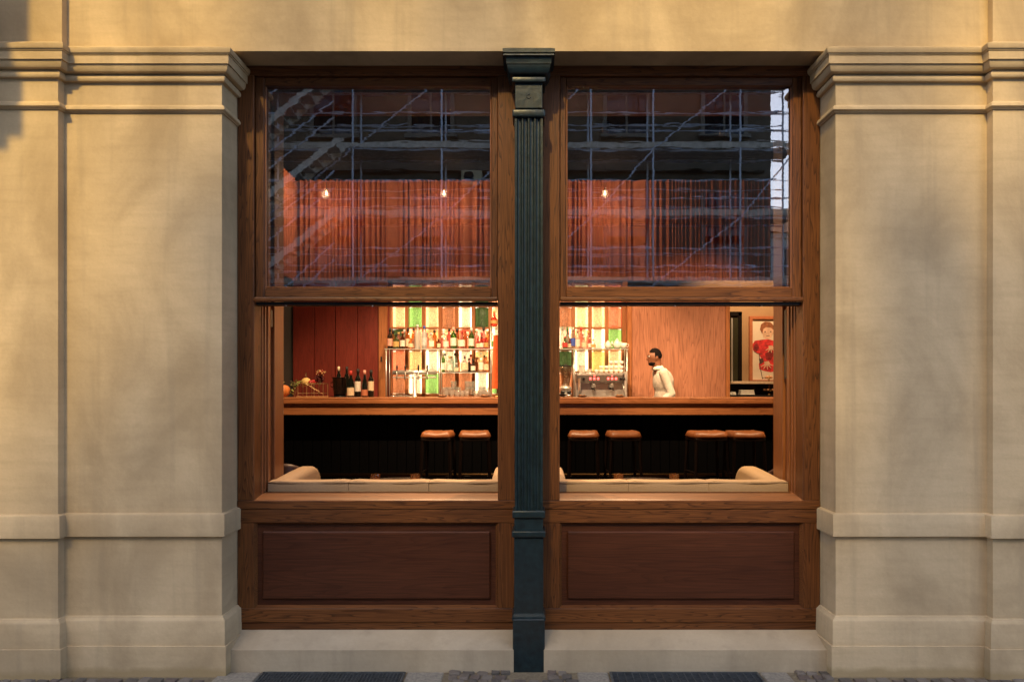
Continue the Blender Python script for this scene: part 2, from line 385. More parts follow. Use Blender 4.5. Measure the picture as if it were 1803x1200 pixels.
# unseen balcony beyond the left edge, shaped for its shadow on the block
obj("unseen_balcony_slab", bx(-4.6, -3.27, -0.95, -0.02, 3.86, 4.05), STUCCO, bld)
obj("unseen_balcony_parapet", bx(-4.6, -3.20, -1.0, -0.90, 3.98, 5.0), STUCCO, bld)
obj("unseen_balcony_bracket", bx(-3.40, -3.28, -0.42, -0.03, 3.60, 3.86), STUCCO, bld)
# sloping ledges under the wood
for a, b in ((-XC - .03, -0.088), (0.088, XC + .03)):
    l_ = obj("stone_ledge", prism(BM(), [(0.03, -0.05), (0.03, 0.129), (0.21, 0.186), (0.40, 0.186), (0.40, -0.05)], 'x', a, b, bev=0.006), STONE, bld)
obj("pier_under_sill", bx(-XC, XC, 0.30, 0.50, 0.0, 0.95), DARKWALL, bld)
# interior shell behind the front
WY = 0.215
def wx(px, y=WY): return X(px, y)
def wz(py, y=WY): return Z(py, y)
def window(ox0, ox1, a0, a1, p0, p1, side):
    """ox: outer edges; a: inner edges of the stiles; p: pane edges"""
    zt, zh, zp1, zp0, zs, zk = 3.664, 3.604, 3.548, 2.294, 2.225, 2.192
    fr = obj("window_frame", bx(ox0, ox1, WY, 0.33, zh, zt, bev=.003), OAK['x'], bld)      # head
    def part(nm, b, m): return obj(nm, b, m, fr)
    part("stile", bx(ox0, a0, WY, 0.34, 0.985, zh - .0005, bev=.003), OAK['z'])
    part("stile", bx(a1, ox1, WY, 0.34, 0.985, zh - .0005, bev=.003), OAK['z'])
    # fixed upper sash with its glass
    part("sash_stile", bx(a0 + .0005, p0, WY + .022, 0.30, zs, zh - .001, bev=.005), OAK['z'])
    part("sash_stile", bx(p1, a1 - .0005, WY + .022, 0.30, zs, zh - .001, bev=.005), OAK['z'])
    part("sash_rail", bx(p0 + .0005, p1 - .0005, WY + .024, 0.30, zp1, zh - .0015, bev=.005), OAK['x'])
    part("sash_rail", bx(p0 + .0005, p1 - .0005, WY + .024, 0.30, zs + .012, zp0, bev=.005), OAK['x'])
    part("drip_bead", bx(a0 + .001, a1 - .001, WY - .012, 0.236, zs - .014, zs + .011, bev=.006, seg=2), OAK['x'])
    for q in ((p0, p0 + .010, zp0, zp1), (p1 - .010, p1, zp0, zp1), (p0 + .01, p1 - .01, zp0, zp0 + .010)):
        part("glazing_bead", bx(q[0] + .0003, q[1], WY + .030, 0.262, q[2] + .0003, q[3], bev=.003), LINING['z'])
    part("pane", bx(p0 - .004, p1 + .004, 0.264, 0.270, zp0 - .004, zp1 + .004), PANE)
    part("track", bx(a0 + .004, a1 - .004, WY + .03, 0.33, zk, zs - .0145), BLACKM)
    for k in range(3):
        x_ = a0 + (a1 - a0) * (0.12 + .36 * k)
        part("bolt", lathe(BM(), [(0.006, 0), (0.006, 0.012)], x_, WY + .05, zk - .006, 8), CHROME)
    # sill and rails under the opening
    part("sill", prism(BM(), [(WY + .006, 0.935), (WY + .006, 0.984), (WY + .018, 0.988), (0.40, 1.012), (0.40, 0.935)], 'x', a0 + .001, a1 - .001), OAK['x'])
    part("sill_rail", bx(ox0, ox1, WY - .006, 0.30, 0.930, 0.9845, bev=.004), OAK['x'])
    part("top_rail", bx(ox0, ox1, WY - .002, 0.28, 0.846, 0.9285, bev=.003), OAK['x'])
    part("bottom_rail", bx(ox0, ox1, WY - .002, 0.28, 0.232, 0.318, bev=.003), OAK['x'])
    part("base_board", bx(ox0, ox1, WY + .004, 0.28, 0.181, 0.2305, bev=.003), OAK['x'])
    part("panel_stile", bx(ox0, a0, WY + .001, 0.28, 0.3185, 0.8455, bev=.003), OAK['z'])
    part("panel_stile", bx(a1, ox1, WY + .001, 0.28, 0.3185, 0.8455, bev=.003), OAK['z'])
    # moulding round the recess
    bm = BM(); z0, z1 = 0.3187, 0.8453; i = .014
    F0 = [(a0 + .0004, z0), (a1 - .0004, z0), (a1 - .0004, z1), (a0 + .0004, z1)]
    F1 = [(a0 + i, z0 + i), (a1 - i, z0 + i), (a1 - i, z1 - i), (a0 + i, z1 - i)]
    o0 = [bm.verts.new((x, WY + .002, z)) for x, z in F0]; o1 = [bm.verts.new((x, WY + .026, z)) for x, z in F1]
    for k in range(4): bm.faces.new((o0[k], o0[(k + 1) % 4], o1[(k + 1) % 4], o1[k]))
    part("panel_moulding", bm, OAK['x'])
    part("panel_field", bx(a0 + .001, a1 - .001, WY + .030, 0.27, z0, z1), PANELW)
    q0, q1, r0, r1 = a0 + .045, a1 - .045, z0 + .050, z1 - .055
    part("raised_panel", bx(q0, q1, WY + .012, WY + .0295, r0, r1, bev=.009), PANELW)
    # deep wooden lining of the jamb
    jx = a0 if side < 0 else a1
    s = 1 if side < 0 else -1
    for k, (ya, yb, off) in enumerate(((0.341, 0.372, 0.004), (0.376, 0.398, .010), (0.402, 0.418, .003), (0.428, 0.470, .010), (0.478, 0.552, -.012), (0.556, 0.735, .006))):
        xx = sorted((jx - s * 0.09, jx + s * off))
        part("jamb_board", bx(xx[0], xx[1], ya, yb, 0.94, 3.62, bev=.002), LINING['z'])
    xx = sorted((jx - s * 0.013, jx + s * .002))
    z_ = 2.08 if side < 0 else 1.74
    part("blind_rod", bx(xx[0], xx[1], 0.495, 0.535, z_, 2.19), BLACKM)
    part("lining_head", bx(a0, a1, 0.341, 0.735, 3.55, 3.62), LINING['x'])
    return fr
LW = window(-XC + .004, -0.002, wx(447), wx(876.5), wx(463), wx(865), -1)
RW = window(0.002, XC - .004, wx(985.5), wx(1414), wx(997), wx(1398), 1)
obj("inner_pier", bx(-0.17, 0.17, 0.345, 0.735, 0.42, 3.66), LINING['z'], bld)

# ------------------------------------------------------------------ iron column
colm = thing("iron_column", "dark green cast iron column with fluted shaft and moulded capital between the two windows", "column", (0, 0.10, 0))
def cbox(hx, y0, y1, z0, z1, bev=.003): return bx(-hx, hx, y0 - .10, y1 - .10, z0, z1, bev=bev)
YC = 0.05    # front face of the shaft
hx = 26 / S(YC)
def cz(py, y=YC): return Z(py, y)
# fluted shaft: plan outline with four flutes, extruded
zs0, zs1 = cz(898), cz(204)
pl = [(-hx + .004, .20)]
fl = 4; lip = .010; span = 2 * hx - .008 - 2 * lip
pl += [(-hx + .004, YC)]
fw = span / fl
for k in range(fl):
    c0 = -hx + .004 + lip + fw * (k + .5)
    for a in range(7):
        t = math.pi * a / 6
        pl.append((c0 - fw * .40 * math.cos(t), YC + .0005 + .015 * math.sin(t)))
pl += [(hx - .004, YC), (hx - .004, .20)]
pl = [(x, y - .10) for x, y in pl]
smooth_by_angle(obj("shaft", prism(BM(), pl, 'z', zs0, zs1), IRON, colm), 50)
obj("shaft_end", cbox(hx - .006, YC - .002, .195, zs1 + .0005, cz(196)), IRON, colm)
def ring(name, hw, y0, z0, z1, bev): return smooth_by_angle(obj(name, bx(-hw, hw, y0 - .10, .10, z0, z1, bev=bev, seg=3), IRON, colm), 60)
ring("neck_ring", hx + .010, YC - .014, cz(204.5, .03), cz(191, .03), .009)
obj("neck_block", cbox(hx - .006, YC, .195, cz(190.5), cz(145)), IRON, colm)
cx_ = 0.0
bmx = BM(); tube(bmx, [(0.012 * math.cos(t), YC - .10 - .001, cz(170) + .012 * math.sin(t)) for t in [R(a) for a in range(60, 350, 24)]], .0025, 6)
obj("foundry_mark", bmx, IRON, colm, True)
ring("capital_ring", hx + .012, YC - .020, cz(144, .03), cz(135, .03), .006)
CP = [(-.006, 134.5), (.016, 131), (.030, 126), (.038, 118), (.040, 113), (.044, 112), (.046, 102), (.047, 101), (.062, 97), (.058, 93.5), (.066, 92), (.066, 85.5), (.05, 84.5), (-.02, 84.3)]
path = [(-hx, .20), (-hx, YC), (hx, YC), (hx, .20)]
bm = BM(); sweep(bm, [(p, Z(py, YC - p)) for p, py in CP], [(x, y - .10) for x, y in path])
smooth_by_angle(obj("capital", bm, IRON, colm), 35)
ring("base_ring", hx + .010, YC - .014, cz(912, .04), cz(898.5, .04), .008)
obj("base_block", cbox(hx - .002, YC, .195, cz(937), cz(912.2)), IRON, colm)
ring("base_ring", hx + .012, YC - .018, cz(946, .03), cz(935, .03), .006)
obj("pedestal", cbox(hx - .001, YC - .002, .195, cz(1079), cz(946.2)), IRON, colm)
smooth_by_angle(obj("plinth_collar", sweep(BM(), [(0, cz(1077)), (.006, cz(1083)), (.012, cz(1086)), (.012, cz(1091))], [(x, y - .10) for x, y in path]), IRON, colm), 40)
obj("plinth", cbox(hx + .007, YC - .016, .195, -0.02, cz(1088), bev=.005), IRON, colm)

# ------------------------------------------------------------------ interior shell
FZ = 0.42; CEILZ = 4.86; WXL, WXR = -3.56, 5.2; YB = 6.62; YF = 8.6
struct(obj("interior_floor", bx(WXL - .2, WXR + .2, 0.52, YF + .2, 0.2, FZ), FLOORW))
struct(obj("interior_ceiling", bx(WXL - .2, WXR + .2, 0.74, YF + .2, CEILZ, CEILZ + .2), CEIL))
struct(obj("interior_wall_left", bx(WXL - .2, WXL, 0.74, YF, FZ, CEILZ), DARKWALL))
struct(obj("interior_wall_right", bx(WXR, WXR + .2, 0.74, YF, FZ, CEILZ), OCHRE_IN))
struct(obj("interior_wall_back", bx(WXL, WXR, YF, YF + .2, FZ, CEILZ), OCHRE_IN))
bm = BM(); box(bm, WXL, -1.80, 0.725, 0.74, FZ, CEILZ); box(bm, 1.80, WXR, 0.725, 0.74, FZ, CEILZ); box(bm, -1.8, 1.8, 0.725, 0.74, 3.63, CEILZ)
struct(obj("interior_wall_front", bm, OCHRE_IN))

# red panelled wall left of the back bar
YW = 6.5
pw = thing("wood_panel_wall", "dark red wood panelling behind the wine bottles", "panelling", (X(590, YW), YW, FZ))
def local(o, t):
    """parts are built in world coordinates; shift them under their thing"""
    o.matrix_parent_inverse = Matrix.Translation(t.location).inverted(); return o
for a, b in ((516, 553), (553.6, 589.5), (590.5, 629), (629.6, 667.5)):
    local(obj("panel", bx(X(a, YW), X(b, YW), YW + (0.012 if a > 580 else 0), YW + .06, FZ, 3.30, bev=.004), REDW, pw), pw)
local(obj("corner_post", bx(X(667.7, YW), X(683, YW), YW - .05, YW + .10, FZ, 3.30, bev=.006), ORANGEW, pw), pw)
local(obj("latch", bx(X(671.5, YW), X(674, YW), YW - .06, YW - .0505, Z(637, YW), Z(628, YW)), BLACKM, pw), pw)

# ------------------------------------------------------------------ back bar with lit glass tiles
YL = 6.56
bb = thing("back_bar", "wooden lattice back bar with backlit coloured glass tiles", "back bar", (X(895, YL), YL, FZ))
GX0, GP, GWd = 690.3, 29.3, 23.3
def L_(o): return local(o, bb)
zr_top = [501.5, 540.7, 579.3, 618.0, 656.8]
L_(obj("light_box", bx(X(686, YL), X(1098, YL), 6.70, 6.72, Z(697, YL) - .25, Z(499, YL)), plain("reflector_grey", (.50, .42, .30), .8, var=.02), bb))
L_(obj("side_panel", bx(X(683.3, YL), X(687, YL), YL - .06, 6.74, FZ, 3.30), REDW, bb))
L_(obj("side_panel", bx(X(1095.5, YL), X(1104, YL), YL - .06, 6.74, FZ, 3.30), ORANGEW, bb))
L_(obj("top_board", bx(X(683.3, YL), X(1104, YL), YL - .08, 6.74, 3.301, 3.36), ORANGEW, bb))
L_(obj("lower_board", bx(X(687.2, YL), X(1095.3, YL), YL + .02, 6.69, FZ, Z(693, YL)), ORANGEW, bb))
for k in range(15):
    pxc = GX0 + GP * k - (GP - GWd) / 2
    L_(obj("mullion", bx(X(pxc - 3.0, YL), X(pxc + 3.0, YL), YL - .035, 6.67, Z(693, YL), 3.30, bev=.003), ORANGEW, bb))
for k in range(15):
    pxc = GX0 + GP * k - (GP - GWd) / 2
    L_(obj("light_strip", bx(X(pxc - 7.0, YL), X(pxc + 7.0, YL), 6.678, 6.690, Z(692, YL), Z(503, YL)), emit("light_strip", (1.0, 0.80, 0.56), 4.4), bb))
for r_ in range(5):
    py = zr_top[r_] - 1.9
    L_(obj("cross_rail", bx(X(687.2, YL), X(1095.3, YL), YL - .018, 6.65, Z(py + 1.6, YL), Z(py - 1.6, YL), bev=.003), ORANGEW, bb))
TC = {'O': (1.0, 0.52, 0.28), 'G': (0.22, 0.44, 0.12), 'B': (0.34, 0.13, 0.06), 'W': (1.0, 0.88, 0.66), 'D': (0.035, 0.06, 0.02), 'R': (0.68, 0.18, 0.09), 'A': (0.74, 0.42, 0.18), 'Y': (0.60, 0.46, 0.14), 'L': (0.66, 0.66, 0.36), 'P': (1.0, 0.68, 0.50)}
def tile_mat(k):
    c = TC[k]
    m = bpy.data.materials.new("glass_tile_" + k); m.use_nodes = True; n = m.node_tree.nodes; l = m.node_tree.links; n.clear()
    v = coords(n, l, (1, 1, 1)); f = noise(n, l, v, 60, 5, 0.7)
    deep = tuple(x * 0.45 for x in c)
    col = ramp(n, l, f, [(0.38, deep), (0.62, c)])
    if k != 'W': col = mix(n, l, ramp(n, l, f, [(0.64, (0, 0, 0)), (0.7, (0.8, 0.8, 0.8))]), col, tuple(min(1, x * 1.6 + .1) for x in c))
    t = n.new("ShaderNodeBsdfTranslucent"); l.new(col, t.inputs[0])
    tr = n.new("ShaderNodeBsdfTransparent"); l.new(col, tr.inputs[0])
    g = n.new("ShaderNodeBsdfGlossy"); g.inputs['Roughness'].default_value = 0.15
    bp = n.new("ShaderNodeBump"); bp.inputs['Strength'].default_value = 0.8; bp.inputs['Distance'].default_value = 0.01; l.new(f, bp.inputs['Height'])
    l.new(bp.outputs[0], g.inputs['Normal'])
    m1 = n.new("ShaderNodeMixShader"); m1.inputs[0].default_value = {'W': .42, 'O': .16, 'P': .2, 'L': .14, 'G': .12, 'Y': .14}.get(k, .06)
    l.new(t.outputs[0], m1.inputs[1]); l.new(tr.outputs[0], m1.inputs[2])
    m2 = n.new("ShaderNodeMixShader"); m2.inputs[0].default_value = 0.06; l.new(m1.outputs[0], m2.inputs[1]); l.new(g.outputs[0], m2.inputs[2])
    o = n.new("ShaderNodeOutputMaterial"); l.new(m2.outputs[0], o.inputs[0]); return m
TM = {k: tile_mat(k) for k in TC}
grid = ["OGOBWDOGBWBLOR", "OGOBWDORWGBLOR", "DOAORPWGORPOWG", "RAWPPAOWBGDWYO", "BWGBBWGRAOBWAP"]
tw = GWd / S(YL) / 2 + .004; thh = 17.6 / S(YL)
bm = BM(); A = []
for i in range(9):
    t = math.pi * i / 8
    x = -tw * math.cos(t); y = -0.080 * math.sin(t)
    A.append((bm.verts.new((x, y, -thh)), bm.verts.new((x, y, thh))))
for (a, b), (c, d) in zip(A, A[1:]): bm.faces.new((a, c, d, b))
tile = bpy.data.meshes.new("glass_tile"); bm.to_mesh(tile); bm.free()
for p in tile.polygons: p.use_smooth = True
tile.materials.append(None)
for r_ in range(5):
    for k in range(14):
        o = share("glass_tile", tile, bb, (X(GX0 + GP * k + GWd / 2, YL), 6.672, Z(zr_top[r_] + 17.6, YL)))
        o.material_slots[0].link = 'OBJECT'; o.material_slots[0].material = TM[grid[r_][k]]; local(o, bb)

# back counter, chrome rack with glass shelves
YR = 6.28
bc = thing("back_counter", "low dark counter under the glass shelves of the back bar", "counter", (X(895, YR), YR, FZ))
BCZ = 1.40
local(obj("worktop", bx(X(684, YR), X(1106, YR), 5.99, 6.50, BCZ - .04, BCZ, bev=.004), BAR_WOOD, bc), bc)
local(obj("cabinet", bx(X(686, YR), X(1104, YR), 6.03, 6.50, FZ, BCZ - .041), DARKW, bc), bc)
rk = thing("shelf_rack", "chrome rack carrying the long glass bottle shelves", "shelf", (X(895, YR), YR, BCZ))
SH1, SH2, SH0 = Z(614.5, YR), Z(655.5, YR), Z(576, YR)
for px in (683, 775.5, 865, 1010.5, 1102):
    for yy in (6.16, 6.40):
        zt = SH1 + .004 if px not in (865,) else SH0 + .004
        local(obj("post", tube(BM(), [(X(px, YR), yy, BCZ), (X(px, YR), yy, zt)], .009, 8), CHROME, rk, True), rk)
local(obj("glass_shelf", bx(X(681, YR), X(1104, YR), 6.13, 6.43, SH1 - .010, SH1 - .001), SHELFG, rk), rk)
local(obj("shelf_edge", bx(X(681, YR), X(1104, YR), 6.122, 6.1295, SH1 - .013, SH1 + .001), CHROME, rk), rk)
local(obj("glass_shelf", bx(X(776.5, YR), X(867, YR), 6.13, 6.43, SH2 - .010, SH2 - .001), SHELFG, rk), rk)
local(obj("shelf_edge", bx(X(776.5, YR), X(867, YR), 6.122, 6.1295, SH2 - .013, SH2 + .001), CHROME, rk), rk)
local(obj("glass_shelf", bx(X(864, YR), X(1008, YR), 6.13, 6.43, SH0 - .010, SH0 - .001), SHELFG, rk), rk)

# ------------------------------------------------------------------ bottles
GC = {'dark': (0.02, 0.012, 0.008), 'green': (0.10, 0.30, 0.05), 'clear': (0.94, 0.96, 0.94), 'frost': (0.86, 0.90, 0.90), 'amber': (0.72, 0.30, 0.07), 'red': (0.75, 0.10, 0.06), 'brown': (0.28, 0.09, 0.03), 'olive': (0.04, 0.05, 0.015), 'pink': (0.95, 0.45, 0.40), 'aqua': (0.6, 0.9, 0.85), 'wine': (0.006, 0.008, 0.006)}
BG = {k: (plain("bottle_" + k, c, 0.08, var=0.05, coat=0.3) if k in ('dark', 'olive', 'wine') else glass("bottle_" + k, c, 0.2 if k == 'frost' else 0.03, 1.25, 0.6 if k == 'frost' else (0.10 if k == 'clear' else 0.22))) for k, c in GC.items()}
LC = {'white': (0.80, 0.76, 0.66), 'cream': (0.74, 0.62, 0.42), 'pink': (0.72, 0.36, 0.28), 'gold': (0.55, 0.36, 0.12), 'red': (0.55, 0.05, 0.04), 'black': (0.015, 0.013, 0.012), 'green': (0.10, 0.30, 0.08), 'blue': (0.05, 0.10, 0.5), 'copper': (0.45, 0.16, 0.08), 'silver': (0.6, 0.6, 0.6)}
def lab(k): return plain("paper_" + k, LC[k], 0.6, var=0.08, scale=60)
def print_mat(k, ink):
    """label paper with a printed crest and lines of small type (flat print)"""
    nm = "label_%s_%s" % (k, ink)
    if nm in MATS: return MATS[nm]
    m, n, l, b = new_mat(nm)
    v = coords(n, l, (1, 1, 1), False)
    wv = n.new("ShaderNodeTexWave"); wv.bands_direction = 'Z'; wv.inputs['Scale'].default_value = 22; l.new(v, wv.inputs['Vector'])
    f = noise(n, l, coords(n, l, (90, 90, 30), False), 1.0, 2)
    mu = n.new("ShaderNodeMath"); mu.operation = 'MULTIPLY'; l.new(wv.outputs['Fac'], mu.inputs[0]); l.new(f, mu.inputs[1])
    l.new(mix(n, l, ramp(n, l, mu.outputs[0], [(0.42, (0, 0, 0)), (0.5, (0.7, 0.7, 0.7))]), LC[k], LC[ink]), b.inputs['Base Color'])
    b.inputs['Roughness'].default_value = 0.6; MATS[nm] = m; return m
def bprof(kind, r, h):
    nr = min(r * .42, .0145)
    if kind == 'wine': return [(r * .9, 0), (r, .01), (r, h * .60), (r * .93, h * .66), (r * .62, h * .72), (nr, h * .79), (nr * .95, h * .97), (nr * 1.1, h * .975), (nr * 1.1, h)]
    if kind == 'tall': return [(r * .9, 0), (r, .01), (r, h * .66), (r * .9, h * .71), (nr * 1.1, h * .78), (nr, h)]
    if kind == 'squat': return [(r * .9, 0), (r, .01), (r, h * .55), (r * .92, h * .62), (nr * 1.3, h * .72), (nr, h * .76), (nr, h)]
    if kind == 'round': return [(r * .5, 0), (r * .78, h * .05), (r * .98, h * .2), (r, h * .32), (r * .9, h * .46), (r * .6, h * .58), (nr * 1.2, h * .66), (nr, h * .72), (nr, h)]
    if kind == 'burgundy': return [(r * .9, 0), (r, .01), (r, h * .42), (r * .94, h * .5), (r * .7, h * .6), (nr * 1.2, h * .74), (nr, h * .82), (nr, h)]
    return [(r, 0), (r, h * .6), (nr, h * .72), (nr, h)]
def bottle(px, py, Y, zb, wpx, kind, gk, lk, ck, label, group, lpos=(.14, .5), ink='black', square=False, cat="bottle"):
    r = wpx / 2 / S(Y); h = Z(py, Y) - zb
    t = thing("bottle", label, cat, (X(px, Y), Y, zb), random.uniform(0, .6), group)
    seg = 4 if square else 16
    pf = bprof(kind, r * (1.3 if square else 1), h)
    bm = lathe(BM(), pf, seg=seg if not square else 16)
    if square:
        for v in bm.verts:
            if v.co.z < h * .6: 
                s = max(abs(v.co.x), abs(v.co.y)); k = (v.co.xy.length / s) if s > 1e-6 else 1
                v.co.x *= k * .74; v.co.y *= k * .74
    smooth_by_angle(obj("glass_body", bm, BG[gk], t), 50)
    if ck: 
        nr = pf[-1][0]
        obj("cap", lathe(BM(), [(nr * 1.18, h * (.84 if kind in ('wine', 'burgundy') else .88)), (nr * 1.18, h + .003), (0, h + .003)], seg=12), lab(ck), t, True)
    if lk:
        z0, z1 = h * lpos[0], h * lpos[1]
        if square:
            q = r * 1.3 * .74 * 1.0
            obj("paper_label", bx(-q * .8, q * .8, -q - .002, -q - .0004, z0, z1), print_mat(lk, ink), t)
        else:
            bm = BM(); rr = r + .0012; P = []
            for i in range(9):
                a = R(-90 - 78 + 156 * i / 8)
                P.append((bm.verts.new((rr * math.cos(a), rr * math.sin(a), z0)), bm.verts.new((rr * math.cos(a), rr * math.sin(a), z1))))
            for (a, b), (c, d) in zip(P, P[1:]): bm.faces.new((a, c, d, b))
            obj("paper_label", bm, print_mat(lk, ink), t, True)
            t.rotation_euler = (0, 0, random.uniform(-.3, .3))
    return t
def zx(v): return 670 + v / 7.06
def zy(v): return 535 + v / 7.06
def zx2(v): return 980 + v / 7.06
g1 = "spirit bottles on the long upper glass shelf"
U = [ # zoom x, top, width, shape, glass, label, cap, text, back row
 (118, 300, 66, 'wine', 'dark', 'pink', 'black', "dark bottle with large pink label at the shelf end by the wooden post", 0),
 (195, 375, 84, 'squat', 'olive', 'gold', 'black', "squat olive black bottle with small gold label between pink and white labelled bottles", 0),
 (275, 345, 64, 'squat', 'brown', 'white', 'copper', "brown bottle with white label and copper cap beside the squat olive bottle", 0),
 (338, 298, 56, 'wine', 'amber', 'cream', 'black', "amber bottle with black cap and cream label behind the frosted bottles' row", 1),
 (378, 420, 66, 'squat', 'amber', 'cream', 'gold', "short amber bottle with cream label and gold cap", 0),
 (412, 298, 54, 'tall', 'amber', 'copper', 'black', "amber bottle with copper label standing in the back row", 1),
 (460, 258, 76, 'tall', 'frost', None, 'silver', "tallest frosted white bottle with silver cap", 0),
 (545, 275, 70, 'tall', 'frost', 'silver', 'blue', "frosted bottle with blue cap", 0),
 (628, 360, 76, 'squat', 'clear', 'white', 'silver', "clear square decanter bottle with white label and silver stopper", 0),
 (720, 425, 54, 'squat', 'brown', 'cream', 'copper', "small red brown bottle with cream label next to the square decanter", 0),
 (765, 400, 50, 'tall', 'pink', None, 'white', "slim pink bottle with white cap in the back row", 1),
 (812, 368, 74, 'squat', 'clear', 'white', 'cream', "clear bottle with white label and cream cap", 0),
 (855, 308, 56, 'tall', 'pink', None, 'black', "tall pink bottle with black cap behind the green one", 1),
 (908, 290, 80, 'wine', 'green', 'white', 'pink', "green bottle with big white label and pink cap", 0),
 (952, 305, 52, 'wine', 'amber', 'gold', 'black', "amber bottle with gold label and black cap in the back row", 1),
 (1008, 338, 92, 'round', 'clear', 'white', 'red', "bulbous clear bottle with white label and red cap", 0),
 (1052, 322, 52, 'tall', 'amber', None, 'red', "tall amber bottle with red cap in the back row", 1),
 (1130, 300, 72, 'wine', 'green', 'white', 'silver', "slender green bottle with white label and silver cap", 0),
 (1198, 330, 54, 'tall', 'pink', None, 'pink', "tall pink bottle with pink cap in the back row", 1),
 (1212, 425, 50, 'squat', 'red', 'cream', 'red', "short red bottle with cream label and red cap", 0),
 (1258, 410, 50, 'squat', 'red', 'white', 'black', "short red bottle with white label and black cap", 0),
 (1282, 290, 58, 'wine', 'pink', 'red', 'black', "tall pink bottle with red label and black cap", 1),
 (1316, 400, 54, 'squat', 'red', 'gold', 'gold', "short red bottle with gold label and gold cap", 0),
 (1392, 360, 50, 'squat', 'clear', 'green', 'white', "clear bottle with green label beside the rack post", 0)]
for x, t_, w_, k, g, lb, cp, tx, back in U:
    bottle(zx(x), zy(t_), 6.34 if back else 6.21, SH1, w_ / 7.06, k, g, lb, cp, tx, g1, square=("square" in tx))
g2 = "bottles on the short lower glass shelf"
for x, t_, w_, k, g, lb, cp, tx, back in [
 (780, 610, 44, 'tall', 'green', 'white', 'silver', "thin green bottle with white label at the end of the lower shelf", 0),
 (860, 650, 74, 'squat', 'clear', 'white', 'gold', "wide clear bottle with white label and gold cap on the lower shelf", 0),
 (928, 612, 64, 'tall', 'aqua', None, 'black', "pale aqua bottle with black cap on the lower shelf", 1),
 (946, 735, 58, 'squat', 'clear', 'cream', 'silver', "small clear bottle with cream label before the aqua one", 0),
 (1045, 622, 100, 'round', 'clear', 'cream', 'silver', "round flask bottle with cream label on the lower shelf", 0),
 (1102, 675, 46, 'wine', 'dark', None, 'black', "unlabelled dark bottle beside the round flask", 1),
 (1152, 685, 60, 'squat', 'dark', 'white', 'black', "dark squat bottle with white label on the lower shelf", 0),
 (1192, 660, 44, 'wine', 'brown', None, 'copper', "brown bottle with copper cap on the lower shelf", 1),
 (1250, 600, 66, 'tall', 'clear', 'white', 'white', "tall clear bottle with white label and white cap on the lower shelf", 0),
 (1315, 640, 60, 'squat', 'amber', 'cream', 'cream', "amber bottle with cream label at the lower shelf's far post", 0)]:
    bottle(zx(x), zy(t_), 6.34 if back else 6.22, SH2, w_ / 7.06, k, g, lb, cp, tx, g2)
bottle(zx(1412), zy(88), 6.25, SH0, 94 / 7.06, 'round', 'red', 'gold', 'gold', "ornate round red bottle with gold medallion on the highest shelf", g1, lpos=(.2, .42))
for x, t_, w_, k, g, lb, cp, tx, back in [
 (72, 300, 46, 'tall', 'clear', None, 'silver', "tall clear bottle with silver cap behind the round green bottle", 1),
 (104, 405, 66, 'round', 'green', 'red', 'red', "round green bottle with red label above the coffee grinder", 0),
 (134, 305, 44, 'wine', 'aqua', None, 'green', "aqua bottle with green cap above the coffee grinder", 1),
 (166, 430, 46, 'squat', 'brown', 'cream', 'black', "small brown bottle with cream label above the coffee grinder", 0),
 (202, 296, 60, 'tall', 'clear', 'blue', 'white', "tall clear bottle with blue label above the coffee machine", 0),
 (262, 320, 64, 'tall', 'clear', 'white', 'pink', "clear bottle with white label and pink cap above the coffee machine", 0),
 (304, 290, 50, 'wine', 'pink', None, 'red', "pink bottle with red cap above the coffee machine", 1),
 (342, 400, 66, 'squat', 'clear', 'cream', 'silver', "squat clear bottle with cream label above the coffee machine", 0),
 (410, 420, 44, 'tall', 'pink', 'white', 'cream', "slim pink bottle with white label above the coffee machine", 0),
 (456, 440, 56, 'squat', 'clear', 'gold', 'gold', "clear bottle with gold label and cap above the coffee machine", 0)]:
    bottle(zx2(x), zy(t_), 6.34 if back else 6.21, SH1, w_ / 7.06, k, g, lb, cp, tx, g1)

for i, (px, yt, wz_, g, cp) in enumerate([(692, 582, 8, 'amber', 'black'), (702, 585, 8, 'pink', 'gold'), (712, 580, 7.5, 'clear', 'silver'), (739, 583, 8, 'clear', 'white'), (752, 586, 8, 'pink', 'red'), (765, 581, 8, 'amber', 'black'), (781, 584, 8, 'clear', 'silver'), (790, 580, 7.5, 'pink', 'gold'), (801, 585, 8, 'clear', 'pink'), (814, 582, 7.5, 'red', 'red'), (823, 584, 8, 'clear', 'white'), (838, 581, 8, 'clear', 'green'), (848, 585, 7.5, 'pink', 'red'), (858, 583, 8, 'amber', 'gold'), (1000, 584, 8, 'pink', 'red'), (1017, 582, 8, 'clear', 'silver'), (1026, 585, 8, 'clear', 'white'), (1036, 583, 8, 'pink', 'gold')]):
    bottle(px, yt, 6.40, SH1, wz_, 'tall' if i % 2 else 'wine', g, None, cp, "%s glass bottle with %s cap half hidden at the back of the upper shelf" % ({'pink': 'rosy', 'clear': 'clear', 'amber': 'amber', 'red': 'red'}[g], cp), g1)
for i, px in enumerate((784, 795, 806, 818, 829, 841, 853)):
    bottle(px, 622 + (i * 5) % 9, 6.40, SH2, 8, 'tall' if i % 2 else 'squat', ('clear', 'aqua', 'amber', 'clear', 'pink', 'clear', 'amber')[i], None, ('silver', 'white', 'gold', 'black', 'red', 'copper', 'green')[i], "%s bottle with %s cap at the back of the lower shelf" % (('clear', 'aqua', 'amber', 'clear', 'pink', 'clear', 'amber')[i], ('silver', 'white', 'gold', 'black', 'red', 'copper', 'green')[i]), g2)
